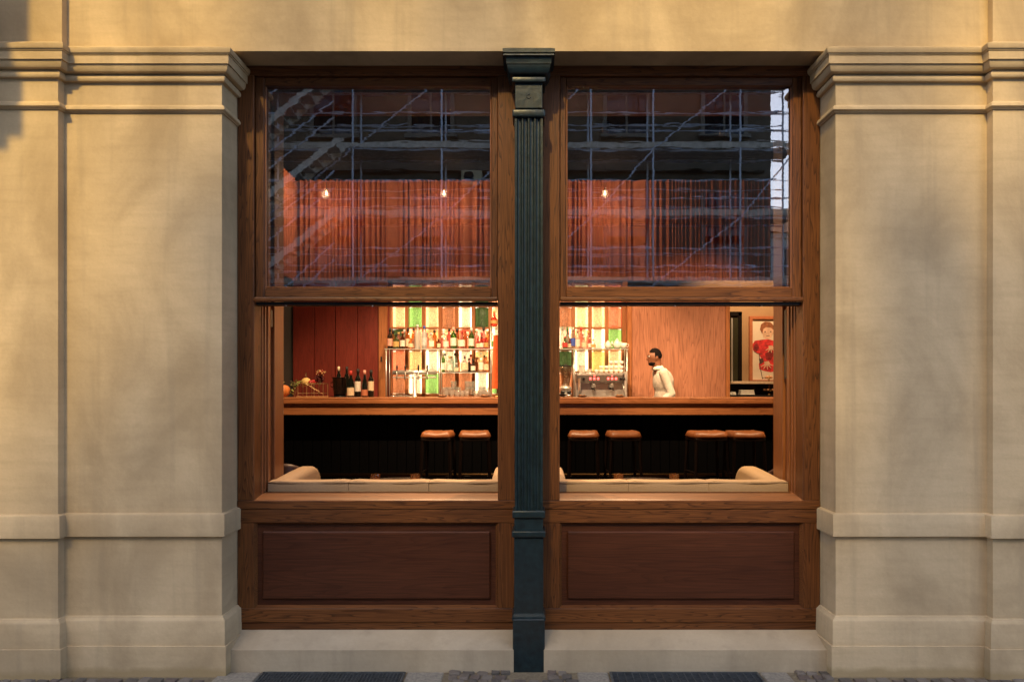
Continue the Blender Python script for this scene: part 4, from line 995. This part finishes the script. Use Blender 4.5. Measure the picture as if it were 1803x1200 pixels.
obj("stem", tube(BM(), [(0, 0, .10), (-.006, 0, .14), (.004, 0, .17)], .006, 6, .004), plain("dry_stem", (.18, .13, .06), .8), gd, True)
ap = [((.40, .03, .03), X(551, YK), .0, .033), ((.45, .05, .03), X(556, YK), .05, .030), ((.42, .03, .04), X(549, YK), -.05, .028)]
for i, (c, x_, dy, r_) in enumerate(ap):
    a_ = thing("apple", "small red apple between the gourd and the leafy bunch", "apple", (x_, YK + dy, ZBT + zt - .012), 0, "apples in the wire basket")
    bm = BM(); ball(bm, Vector((0, 0, r_)), r_, r_, r_ * .92, 12, 8); obj("fruit", bm, plain("apple_skin", (.42, .03, .03), .3, var=.3, scale=30), a_, True)
    obj("stem", tube(BM(), [(0, 0, r_ * 1.85), (.003, 0, r_ * 2.2)], .002, 5), DARKW, a_)
def foliage(bm, c, rad, n_, size):
    for _ in range(n_):
        d = Vector((random.gauss(0, 1), random.gauss(0, 1), random.gauss(0, 1))).normalized() * random.random() ** .5
        p = Vector(c) + Vector((d.x * rad[0], d.y * rad[1], d.z * rad[2]))
        q = Matrix.Rotation(random.uniform(0, 6.28), 3, Vector((random.random(), random.random(), random.random() + .1)).normalized())
        s = size * random.uniform(.6, 1.3)
        pts = [(0, -s, 0), (s * .45, 0, s * .12), (0, s, 0), (-s * .45, 0, s * .12)]
        bm.faces.new([bm.verts.new(p + q @ Vector(t)) for t in pts])
    return bm
fl_ = thing("flower_bunch", "bunch of dark red autumn flowers and leaves in the wire basket", "flowers", (X(563, YK), YK, ZBT + zt))
obj("dark_leaves", foliage(BM(), (0, 0, .06), (.055, .06, .06), 170, .018), plain("dark_red_leaf", (.09, .015, .02), .6, var=.5, scale=60), fl_)
obj("red_flowers", foliage(BM(), (.02, -.02, .13), (.04, .04, .04), 60, .016), plain("red_petal", (.45, .04, .04), .6, var=.3), fl_)
obj("pale_flowers", foliage(BM(), (.02, -.03, .14), (.07, .04, .045), 40, .014), plain("pale_petal", (.60, .42, .18), .6), fl_)
bm = BM()
for k in range(7): tube(bm, [(0, 0, -.03), (random.uniform(-.03, .06), random.uniform(-.03, .03), random.uniform(.10, .19))], .002, 5)
obj("stems", bm, plain("dry_stem", (.18, .13, .06), .8), fl_)
vi = thing("grape_vine_sprig", "trailing sprig of green grapes hanging from the wire basket", "grapes", (X(519, YK), YK, ZBT))
bm = BM()
for k in range(26): 
    t = k / 25; ball(bm, Vector((-.03 + .10 * t * t + random.uniform(-.02, .02), random.uniform(-.03, .03), .05 + .14 * t + random.uniform(-.015, .015))), .011, None, None, 8, 6)
obj("grapes", bm, plain("green_grape", (.24, .26, .07), .3, var=.3), vi, True)
obj("stem", tube(BM(), [(-.05, 0, .20), (-.02, 0, .17), (.03, 0, .18), (.10, 0, .12)], .004, 6), plain("dry_stem", (.18, .13, .06), .8), vi)
obj("leaves", foliage(BM(), (.0, 0, .16), (.06, .04, .05), 40, .022), plain("olive_leaf", (.12, .12, .035), .6, var=.4, scale=50), vi)
obj("tendril", tube(BM(), [(.02, 0, .10), (.0, 0, .03), (.0, -.01, .0)], .003, 6), plain("dry_stem", (.18, .13, .06), .8), vi)
# serving board under the basket
tag(obj("serving_tray", bx(X(528, 4.72), X(583, 4.72), 4.575, 4.60, ZBT + .0005, ZBT + .012, bev=.003), plain("pale_wood_tray", (.50, .28, .12), .45), None), "narrow pale wooden tray on the bar before the wire basket", "tray")
# pleated lamp
tl = thing("table_lamp", "tall pleated orange lamp standing on the bar behind the window stile", "lamp", (X(876, 4.85), 4.85, ZBT))
r0 = 9.5 / S(4.85); zl0, zl1 = Z(684, 4.85) - ZBT, Z(590, 4.85) - ZBT
bm = BM(); n_ = 64; V = []
for z_, k in ((zl0, 1.0), (zl0 + (zl1 - zl0) * .5, .86), (zl1, .70)):
    V.append([bm.verts.new(((r0 * k + .005 * (1 if i % 2 else -1)) * math.cos(2 * math.pi * i / n_), (r0 * k + .005 * (1 if i % 2 else -1)) * math.sin(2 * math.pi * i / n_), z_)) for i in range(n_)])
for p, q in zip(V, V[1:]):
    for i in range(n_): bm.faces.new((p[i], p[(i + 1) % n_], q[(i + 1) % n_], q[i]))
obj("shade", bm, plain("pleated_orange", (.55, .12, .03), .7), tl)
obj("base", lathe(BM(), [(.06, 0), (.06, .012), (.012, .02), (.010, zl1 - .02)], seg=16), BRASS, tl, True)

# ------------------------------------------------------------------ window seats, low tables, chairs
def sofa(s, label):
    x0, x1 = X(471, .40), X(880, .40) + .06
    if s > 0: x0, x1 = X(982, .40) - .06, X(1388, .40)
    t = thing("window_sofa", label, "sofa", ((x0 + x1) / 2, 0.7, FZ), 0, "upholstered window sofas")
    c = (x0 + x1) / 2; zt = Z(845.5, .43) - FZ
    def b(nm, *a, **k):
        o = obj(nm, bx(a[0] - c, a[1] - c, a[2] - .7, a[3] - .7, a[4], a[5], **k), FABRIC, t, True); return o
    n3 = 3; wd = (x1 - x0) / n3
    for k in range(n3):
        xa, xb = x0 + wd * k + .0012, x0 + wd * (k + 1) - .0012
        # gently sagging back cushion with thickness
        bm = BM(); N = 12; R0 = [(.405, .10), (.402, zt - .05), (.404, zt - .012), (.412, zt), (.50, zt + .004), (.535, zt - .004), (.545, zt - .03), (.56, .10)]
        rows_ = []
        for i in range(N + 1):
            u = i / N; e = abs(u * 2 - 1); sag = -.006 * math.sin(math.pi * u) + (-.006 * max(0, e - .9) * 10)
            rows_.append([bm.verts.new((xa + (xb - xa) * u - c, y - .7 + (.004 * math.sin(u * 9 + k) if y < .45 else 0), z + (sag if z > .3 else 0))) for y, z in R0])
        for p, q in zip(rows_, rows_[1:]):
            for j in range(len(R0)):
                j2 = (j + 1) % len(R0); bm.faces.new((p[j], p[j2], q[j2], q[j]))
        bm.faces.new(rows_[0]); bm.faces.new(list(reversed(rows_[-1])))
        bmesh.ops.recalc_face_normals(bm, faces=bm.faces[:])
        smooth_by_angle(obj("back_cushion", bm, FABRIC, t), 50)
    obj("piping", tube(BM(), [(x0 - c + (x1 - x0) * i / 24, .4045 - .7, zt - .010 - .004 * abs(math.sin(i / 24 * math.pi * 3))) for i in range(25)], .0042, 6), PIPING, t, True)
    b("seat", x0 + .13, x1 - .13, .565, 1.16, .16, .42, bev=.04, seg=3)
    b("base", x0 + .01, x1 - .01, .42, 1.14, .0, .155)
    for sx, xa in ((-1, x0), (1, x1)):
        poly = [(.43, .16), (.43, zt - .02), (.47, zt)]
        L = 12
        for i in range(1, L + 1):
            u = i / L; poly.append((.47 + .56 * u, zt + .030 * math.sin(u * 1.35)))
        for i in range(1, 9):
            a = math.pi / 2 * i / 8; poly.append((1.03 + .17 * math.sin(a), zt + .029 - .17 * (1 - math.cos(a))))
        poly += [(1.215, .16)]
        a0_, a1_ = (xa - .012 - c, xa + .125 - c) if sx < 0 else (xa - .125 - c, xa + .012 - c)
        bm = prism(BM(), [(y - .7, z) for y, z in poly], 'x', a0_, a1_, bev=.045, seg=4)
        smooth_by_angle(obj("arm", bm, FABRIC, t), 40)
    return t
sofa(-1, "tan upholstered window sofa behind the sill of the window with the wine bottles")
sofa(1, "tan upholstered window sofa behind the sill of the window with the bartender")
for px0, px1, lbl in ((661, 731, "low round dark table behind the sofa under the wine bottle window"), (1089, 1187, "low round dark table behind the sofa under the bartender's window")):
    Yt = 1.30; t = thing("low_table", lbl, "table", (X((px0 + px1) / 2, Yt), Yt, FZ)); zt = Z(848, Yt) - FZ
    obj("table_top", lathe(BM(), [(.30, zt - .03), (.31, zt - .015), (.30, zt)], seg=32), DARKW, t)
    obj("stem", lathe(BM(), [(.20, 0), (.19, .02), (.035, .04), (.03, zt - .031)], seg=20), BLACKM, t, True)
    for px, l2 in ((px0, "small amber glass tealight holder on the dark table, on the wall panel side"), (px1, "small amber glass tealight holder on the dark table, on the stool side")):
        l2 = "small ribbed amber tealight glass on the low table " + ("under the wine bottle window" if px0 == 661 else "under the bartender's window")
        h = thing("tealight_glass", l2, "candle holder", (X(px, Yt), Yt, FZ + zt), 0, "tealight glasses on the low tables")
        bm = BM(); seg = 28; V = []
        for r_, z_ in ((.028, 0), (.034, .012), (.036, .05), (.033, .062)):
            V.append([bm.verts.new(((r_ + (.002 if i % 2 else -.001)) * math.cos(2 * math.pi * i / seg), (r_ + (.002 if i % 2 else -.001)) * math.sin(2 * math.pi * i / seg), z_)) for i in range(seg)])
        for p, q in zip(V, V[1:]):
            for i in range(seg): bm.faces.new((p[i], p[(i + 1) % seg], q[(i + 1) % seg], q[i]))
        obj("glass_cup", bm, glass("amber_ribbed_glass", (.75, .36, .18), .05, 1.25), h)
        obj("candle", lathe(BM(), [(.018, .002), (.018, .018), (0, .019)], seg=12), WHITE, h)
for px0, px1, py, lbl, s in ((470, 553, 811, "dark leather tub chair beyond the sofa under the wine bottles", 1), (1336, 1410, 815, "dark leather tub chair beyond the sofa under the framed drawing", -1)):
    Yc = 2.2; t = thing("tub_chair", lbl, "chair", (X((px0 + px1) / 2, Yc), Yc, FZ)); hw_ = (px1 - px0) / 2 / S(Yc); zt = Z(py, Yc) - FZ
    bm = BM(); V = []
    for i in range(21):
        a = R(180 + 180 * i / 20); cx0, sy0 = math.cos(a), math.sin(a)
        for_ = []
        hh = zt - .10 * (abs(cx0) ** 3)
        for rr, z_ in ((1, .12), (1, hh - .03), (.97, hh - .006), (.9, hh), (.82, hh - .02), (.80, .35)):
            for_.append(bm.verts.new((cx0 * hw_ * rr, sy0 * .26 * rr, z_)))
        V.append(for_)
    for p, q in zip(V, V[1:]):
        for j in range(5): bm.faces.new((p[j], q[j], q[j + 1], p[j + 1]))
    bmesh.ops.recalc_face_normals(bm, faces=bm.faces[:])
    obj("back_shell", bm, DARKLEATHER, t, True)
    obj("seat", bx(-hw_ * .8, hw_ * .8, -.2, .26, .22, .38, bev=.04, seg=3), DARKLEATHER, t, True)
    for sx in (-1, 1):
        for sy in (-.18, .2): obj("leg", tube(BM(), [(sx * hw_ * .7, sy, .22), (sx * hw_ * .8, sy * 1.1, 0)], .016, 6, .011), DARKW, t)

# ------------------------------------------------------------------ bartender
def shirt_mat():
    m, n, l, b = new_mat("shirt_cotton")
    v = coords(n, l, (1, 1, .6), False); f = noise(n, l, v, 16, 4, .6, 1.2)
    l.new(ramp(n, l, f, [(.3, (.50, .46, .40)), (.7, (.60, .56, .50))]), b.inputs['Base Color']); b.inputs['Roughness'].default_value = .9
    bump(n, l, f, .6, .03, b); return m
PX, PY = X(1178, 5.62), 5.62
SK = plain("brown_skin", (.20, .078, .038), .5, var=.12, scale=30)
person = thing("person", "bartender in a white long sleeved shirt walking behind the bar", "person", (PX, PY, FZ)); person.rotation_euler = (0, R(-4), R(6))
H = Z(611.5, 5.62) - FZ; K = H / 1.80      # figure drawn 1.80 m tall, facing -x
def chain(bm, pts, seg=14):
    """tapered limb through (point, radius) joints"""
    for (p, r), (q, s) in zip(pts, pts[1:]):
        p, q = Vector(p) * K, Vector(q) * K; r_, s_ = r * K, s * K
        d = q - p; L = d.length
        u = d.normalized(); rot = u.to_track_quat('Z', 'Y').to_matrix().to_4x4()
        bmesh.ops.create_cone(bm, cap_ends=True, segments=seg, radius1=r_, radius2=s_, depth=L, matrix=Matrix.Translation((p + q) / 2) @ rot)
    for p, r in pts: ball(bm, Vector(p) * K, r * K, None, None, 12, 8)
def el(bm, c, rx, ry, rz, rot=None):
    m = Matrix.Translation(Vector(c) * K) @ (rot.to_4x4() if rot else Matrix()) @ Matrix.Diagonal((rx * K, ry * K, rz * K, 1))
    bmesh.ops.create_uvsphere(bm, u_segments=18, v_segments=12, radius=1.0, matrix=m)
def fused(name, bm, m, parent, vox, it=6):
    o = obj(name, bm, m, parent, True)
    r = o.modifiers.new("remesh", 'REMESH'); r.mode = 'VOXEL'; r.voxel_size = vox; r.use_smooth_shade = True
    s = o.modifiers.new("smooth", 'SMOOTH'); s.factor = .5; s.iterations = it; return o
hc = (-.085, 0, 1.68)       # head centre, carried a little forward
sh = [(-.03, -.19, 1.46), (-.01, .19, 1.46)]
elb = [(.045, -.235, 1.17), (.03, .235, 1.17)]
wr = [(-.15, -.215, 1.06), (-.13, .215, 1.03)]
bm = BM()
el(bm, hc, .090, .073, .105); el(bm, (hc[0] - .012, 0, hc[2] - .055), .070, .058, .070); el(bm, (hc[0] - .062, 0, hc[2] - .088), .026, .030, .024)  # skull, jaw, chin
el(bm, (hc[0] - .080, 0, hc[2] + .030), .018, .055, .014)                                   # brow
chain(bm, [((hc[0] - .084, 0, hc[2] + .012), .009), ((hc[0] - .108, 0, hc[2] - .022), .014)], 8)   # nose
el(bm, (hc[0] - .086, 0, hc[2] - .055), .012, .026, .008); el(bm, (hc[0] - .084, 0, hc[2] - .068), .012, .024, .008)   # lips
for s in (-1, 1): el(bm, (hc[0] + .012, s * .074, hc[2] - .008), .020, .009, .032)              # ears
chain(bm, [((-.035, 0, 1.46), .070), ((-.06, 0, 1.58), .064), ((-.065, 0, 1.64), .062)])
el(bm, (.01, 0, 1.30), .105, .165, .20); el(bm, (.01, 0, 1.06), .095, .145, .14); el(bm, (.02, 0, .95), .11, .16, .12)
for i in range(2):
    chain(bm, [(sh[i], .050), (elb[i], .040), (wr[i], .027)])
    sy = -1 if i == 0 else 1; w0 = Vector(wr[i]); pd = Vector((-1, 0, -.25)).normalized()
    pc = w0 + pd * .045
    el(bm, pc, .045, .018, .038)
    for k, ln in enumerate((.070, .080, .074, .058)):
        f0 = w0 + pd * .082 + Vector((0, 0, .030 - .019 * k)); f1 = f0 + pd * ln * .5 + Vector((0, -sy * .006, -.006)); f2 = f1 + Vector((-.45, -sy * .55, -.55)).normalized() * ln * .5
        chain(bm, [(f0, .0095), (f1, .0085), (f2, .0075)], 8)
    t0 = w0 + pd * .03 + Vector((0, 0, .032)); t1 = t0 + Vector((-.6, -sy * .3, .55)).normalized() * .040; t2 = t1 + Vector((-.95, -sy * .2, .1)).normalized() * .032
    chain(bm, [(t0, .012), (t1, .0105), (t2, .009)], 8)
legs = [[(.03, -.09, .92), (-.10, -.09, .50), (-.06, -.09, .10)], [(.03, .09, .92), (.06, .09, .50), (.22, .09, .14)]]
for L in legs: chain(bm, [(L[0], .08), (L[1], .055), (L[2], .04)])
fused("body", bm, SK, person, .011, 5)
bm = BM()
el(bm, (.012, 0, 1.33), .140, .185, .19); el(bm, (.016, 0, 1.14), .134, .170, .18); el(bm, (.016, 0, 1.00), .134, .170, .12)
el(bm, (-.012, 0, 1.465), .085, .125, .055); chain(bm, [((-.030, 0, 1.48), .070), ((-.045, 0, 1.535), .066)])
for i in range(2): chain(bm, [(sh[i], .068), ((Vector(sh[i]) + Vector(elb[i])) / 2, .058), (elb[i], .054), ((Vector(elb[i]) + Vector(wr[i])) / 2, .046), (wr[i], .037)])
so = fused("shirt", bm, shirt_mat(), person, .013, 5)
bm = BM(); ring0 = []      # turned-down collar
for k in range(17):
    aa = R(18 + 324 * k / 16)
    ring0.append([bm.verts.new(Vector((-.047 - rr * math.cos(aa), rr * math.sin(aa), z_)) * K) for rr, z_ in ((.060, 1.548), (.066, 1.556), (.088, 1.508))])
for p, q in zip(ring0, ring0[1:]):
    for j in range(2): bm.faces.new((p[j], q[j], q[j + 1], p[j + 1]))
co = obj("collar", bm, CLOTH, person, True); sm = co.modifiers.new("thickness", 'SOLIDIFY'); sm.thickness = .006
bm = BM(); el(bm, (.02, 0, .93), .125, .172, .12)
for L in legs: chain(bm, [(L[0], .095), (L[1], .072), (L[2], .058)])
fused("trousers", bm, plain("black_cloth", (.012, .011, .012), .85), person, .014, 6)
bm = BM()
for v in bmesh.ops.create_uvsphere(bm, u_segments=28, v_segments=20, radius=1.0)['verts']: v.co = Vector((hc[0] + .010 + v.co.x * .093, v.co.y * .079, hc[2] + .014 + v.co.z * .108)) * K
dead = [v for v in bm.verts if (v.co.z / K < hc[2] + .048 and v.co.x / K < hc[0] - .028) or v.co.z / K < hc[2] - .035 or (v.co.x / K < hc[0] - .066)]
bmesh.ops.delete(bm, geom=dead, context='VERTS')
hair = obj("hair", bm, plain("black_hair", (.008, .006, .006), .95, var=.3, scale=200, bmp=.6, spec=.08), person, True)
sm = hair.modifiers.new("thickness", 'SOLIDIFY'); sm.thickness = .010
bm = BM(); el(bm, (hc[0] - .030, 0, hc[2] - .085), .062, .060, .034); el(bm, (hc[0] - .092, 0, hc[2] - .046), .008, .024, .006)
fused("beard", bm, plain("black_hair", (.008, .006, .006), .6), person, .010, 3)
for s in (-1, 1):
    bm = BM(); el(bm, (hc[0] - .082, s * .032, hc[2] + .012), .010, .013, .009); obj("eye", bm, WHITE, person, True)
    bm = BM(); el(bm, (hc[0] - .0905, s * .032, hc[2] + .012), .004, .006, .006); obj("pupil", bm, BLACKM, person, True)
for L in legs:
    e = Vector(L[2]); bm = BM(); el(bm, (e.x - .05, e.y, e.z - .055 if e.z < .12 else e.z - .055), .14, .048, .045); fused("shoe", bm, BLACKM, person, .012, 3)

# ------------------------------------------------------------------ interior lamps
WARM = (1.0, 0.65, 0.35); LS = 0.56      # all room lamps on one dimmer
def lamp(name, kind, loc, energy, color, parent, size=.05, target=None, angle=70, blend=.6):
    d = bpy.data.lights.new(name, kind); d.energy = energy * LS; d.color = color; d.shadow_soft_size = size
    if kind == 'SPOT': d.spot_size = R(angle); d.spot_blend = blend
    o = bpy.data.objects.new(name, d); o.location = loc; link(o)
    if target is not None: o.rotation_euler = (Vector(target) - Vector(loc)).to_track_quat('-Z', 'Y').to_euler()
    if parent is not None: o.parent = parent; o.matrix_parent_inverse = Matrix.Translation(parent.location).inverted()
    return o
PEND = [(575, "small glowing globe pendant lamp beside the side curtain"), (782, "small glowing globe pendant lamp over the beer taps"), (1065, "small glowing globe pendant lamp over the coffee machine")]
for px, lbl in PEND:
    Yp = 5.9; p = (X(px, Yp), Yp, Z(343, Yp))
    t = thing("pendant_lamp", lbl, "lamp", p, 0, "pendant lamps before the rust curtain")
    bm = BM(); ball(bm, Vector((0, 0, 0.012)), .017, None, None, 16, 10); obj("bulb", bm, emit("bulb_glow", (1.0, .70, .36), 8.0), t, True)
    obj("socket", lathe(BM(), [(.012, .028), (.014, .07), (.006, .09)], seg=12), BRASS, t, True)
    obj("cord", tube(BM(), [(0, 0, .09), (0, 0, CEILZ - p[2])], .003, 6), BLACKM, t)
    lamp("pendant_light", 'POINT', (p[0], p[1] - .06, p[2]), 32, WARM, t, .05)
def spotlight(loc, target, energy, angle, color=WARM, lbl=""):  # unseen fixtures; those for bar, bottles, panel and drawing added to brighten them
    t = thing("unseen_ceiling_spotlight", lbl, "spotlight", (loc[0], loc[1], CEILZ), 0, "ceiling spotlights")
    d = (Vector(target) - Vector(loc)).normalized()
    o = Vector((0, 0, loc[2] - CEILZ))
    obj("can", tube(BM(), [o - d * .12, o - d * .0], .042, 16), BLACKM, t, True)
    obj("stem", tube(BM(), [(0, 0, 0), o - d * .08], .010, 8), BLACKM, t, True)
    p = Vector(loc) + d * .012
    lamp("spot_light", 'SPOT', p, energy, color, t, .03, target, angle)
cz_ = CEILZ - .18
spotlight((-1.6, 2.2, cz_), (-2.0, 4.7, 1.6), 640, 62, lbl="added black ceiling spotlight over the wine bottles end of the bar")
spotlight((0.0, 2.2, cz_), (0.2, 4.7, 1.55), 620, 70, lbl="added black ceiling spotlight over the middle of the bar")
spotlight((2.3, 4.3, cz_), (2.5, 6.2, 1.9), 215, 70, lbl="added black ceiling spotlight aimed at the grained wood panel")
spotlight((3.6, 7.15, cz_), (4.1, YF, 2.0), 330, 90, lbl="added black ceiling spotlight aimed at the framed drawing")
spotlight((-1.0, 4.2, cz_), (-1.1, 6.2, 1.9), 330, 60, lbl="added black ceiling spotlight aimed at the spirit bottles")
spotlight((0.9, 4.2, cz_), (1.0, 6.2, 1.8), 330, 60, lbl="added black ceiling spotlight aimed at the coffee machine")
spotlight((3.0, 2.2, cz_), (2.9, 4.7, 1.55), 560, 60, lbl="added black ceiling spotlight over the far end of the bar")
spotlight((-1.1, 2.6, cz_), (-1.0, 0.9, 1.05), 900, 60, lbl="black ceiling spotlight aimed at the wine bottle window sofa")
spotlight((1.1, 2.6, cz_), (1.0, 0.9, 1.05), 900, 60, lbl="black ceiling spotlight aimed at the bartender window sofa")
spotlight((-.45, 2.5, cz_), (-.6, 3.85, 1.2), 30, 50, lbl="added black ceiling spotlight over the stools below the taps")
spotlight((1.3, 2.5, cz_), (1.6, 3.85, 1.2), 50, 75, lbl="added black ceiling spotlight over the other bar stools")

# ------------------------------------------------------------------ across the street (seen in the panes)
OY = -17.3; OH = 16.1
ob = thing("scaffolded_building", "dark grey building across the street reflected in the panes behind scaffolding", "building", (-5, OY, 0))
OWALL = plain("dark_plaster", (.13, .105, .075), .9, var=.25, scale=2.5)  # dark brown plaster, tone varied at random
def O_(o): return local(o, ob)
O_(obj("wall", bx(-26, 7.45, OY - 9, OY, 0, OH - .8), OWALL, ob))
O_(obj("roof", bx(-26.3, 7.3, OY - 9.2, OY + .35, OH - .8, OH - .35), OWALL, ob))
KX = (OY + .2) * -math.tan(R(SUN_AZ)); KZ = 15.45
for sx_, w_, sz in [(-1.98, .50, 3.25), (-2.62, .22, 2.2), (-1.42, .26, 6), (-.42, .28, 6), (1.93, .28, 5), (2.30, .22, 3.2), (2.66, .30, 2.9), (3.3, .5, 3.8)]:  # added unseen rooftop blocks, sized to cast soft streaks on the front
    x = sx_ - KX
    O_(obj("roof_shade_block", bx(x - w_ / 2, x + w_ / 2, OY - .3, OY + .2, OH - .351, sz + KZ), OWALL, ob))
WG = plain("dark_window_glass", (.01, .012, .016), .08)
WFR = plain("dull_window_frame", (.20, .18, .15), .6)
for fl2 in range(4):
    zb2 = 1.2 + fl2 * 4.0
    O_(obj("cornice", bx(-26.1, 7.22, OY + .0005, OY + .22, zb2 + 3.15, zb2 + 3.4), OWALL, ob))
    for x in range(-21, 7, 3):
        wn = O_(obj("window", bx(x - .6, x + .6, OY + .001, OY + .05, zb2 + .3, zb2 + 2.5), WG, ob))
        for q in ((x - .72, x - .6), (x + .6, x + .72), (x - .03, x + .03)):
            o = obj("frame", bx(q[0], q[1], OY + .001, OY + .09, zb2 + .3, zb2 + 2.5), WFR, wn)
        o = obj("sill", bx(x - .8, x + .8, OY + .001, OY + .16, zb2 + .18, zb2 + .299), WFR, wn)
ac = thing("air_conditioner", "pale air conditioner box with round fan grille on the scaffolded building", "air conditioner", (X(826, 16.6), OY + .09, Z(303, 17)))
obj("casing", bx(-.32, .32, 0, .30, -.22, .22, bev=.02), plain("beige_casing", (.62, .58, .40), .5), ac)
f_ = obj("fan_grille", lathe(BM(), [(.16, 0), (.16, .02), (.14, .02), (.13, .006), (0, .006)], seg=24), BLACKM, ac, True); f_.rotation_euler = (R(-90), 0, 0); f_.location = (-.08, .30, 0)
# scaffolding
TUBE = plain("galvanised_tube", (.42, .45, .52), .4, .25, var=.1)
PLANK = plain("scaffold_plank", (.40, .37, .32), .8, var=.25, scale=8)
sf = thing("scaffolding", "galvanised tube scaffolding with planks and stairs across the street", "scaffolding", (-4, OY + 1.2, 0))
def F_(o): return local(o, sf)
YA, YI = OY + 1.9, OY + .9
xs = [-19.5, -17, -14.5, -12, -9.6, -7.4, -4.95, -2.45, -.4, 1.75, 3.5, 5.95, 7.5]
levels = [0.2, 2.4, 4.6, 6.5, 8.4, 10.4, 12.4, 14.2]
pole = BM(); tube(pole, [(0, 0, 0), (0, 0, OH + .6)], .030, 8); pme = bpy.data.meshes.new("standard"); pole.to_mesh(pme); pole.free(); pme.materials.append(TUBE)
for x in xs:
    for y in (YA, YI): F_(share("standard", pme, sf, (x, y, 0)))
for z in levels:
    for dz in (.0, .55, 1.05):
        for y in (YA, YI):
            F_(obj("ledger", tube(BM(), [(xs[0], y, z + dz), (xs[-1], y, z + dz)], .024, 6), TUBE, sf))
    F_(obj("toe_board", bx(xs[0], xs[-1], YA + .04, YA + .07, z + .05, z + .22), PLANK, sf))
    for k in range(3):
        F_(obj("plank", bx(xs[0], xs[-1], YI + .06 + k * .30, YI + .33 + k * .30, z + .03, z + .075), PLANK, sf))
for k, (a, b) in enumerate(zip(xs, xs[1:])):
    for i, (z0, z1) in enumerate(zip(levels, levels[1:])):
        if (k + i) % 2 == 0: F_(obj("brace", tube(BM(), [(a, YA + .06, z0), (b, YA + .06, z1)], .022, 6), TUBE, sf))
# stair flights in the bay reflected at the left
for i, (z0, z1) in enumerate(zip(levels[1:], levels[2:])):
    xa, xb = -7.6, -5.2
    for yy in (YA + .25, YA + .95):
        st = F_(obj("stair_stringer", prism(BM(), [(xa, z0), (xa + .26, z0), (xb + .26, z1), (xb, z1)], 'y', yy, yy + .04), PLANK, sf))
    for k in range(1, 10):
        u = k / 10; o = obj("tread", bx(xa + (xb - xa) * u - .02, xa + (xb - xa) * u + .24, YA + .29, YA + .95, z0 + (z1 - z0) * u, z0 + (z1 - z0) * u + .04), PLANK, sf); F_(o)
    for dz in (.55, 1.0): F_(obj("handrail", tube(BM(), [(xa, YA + 1.0, z0 + dz), (xb, YA + 1.0, z1 + dz)], .022, 6), TUBE, sf))
# pale building further off where the street opens
pbld = thing("pale_building", "pale rendered house beyond the gap in the street reflected at the pane edge", "building", (13, -30, 0))
PALE = plain("pale_render", (.62, .62, .60), .85, var=.08, scale=2)
local(obj("wall", bx(8.2, 26, -36, -28, 0, 8.8), PALE, pbld), pbld)
local(obj("roof", prism(BM(), [(-36.3, 8.801), (-27.7, 8.801), (-32, 10.6)], 'x', 8.0, 26.2), plain("roof_tile", (.16, .07, .05), .8), pbld), pbld)
for fl2 in range(3):
    for k in range(6):
        x = 9.6 + k * 2.6; wn = local(obj("window", bx(x - .5, x + .5, -27.999, -27.95, 1 + fl2 * 2.7, 2.7 + fl2 * 2.7), WG, pbld), pbld)
        o = obj("sill", bx(x - .65, x + .65, -27.999, -27.85, .88 + fl2 * 2.7, .999 + fl2 * 2.7), PALE, wn)
    local(obj("string_course", bx(8.19, 26.01, -27.999, -27.86, 3.2 + fl2 * 2.7, 3.36 + fl2 * 2.7), PALE, pbld), pbld)
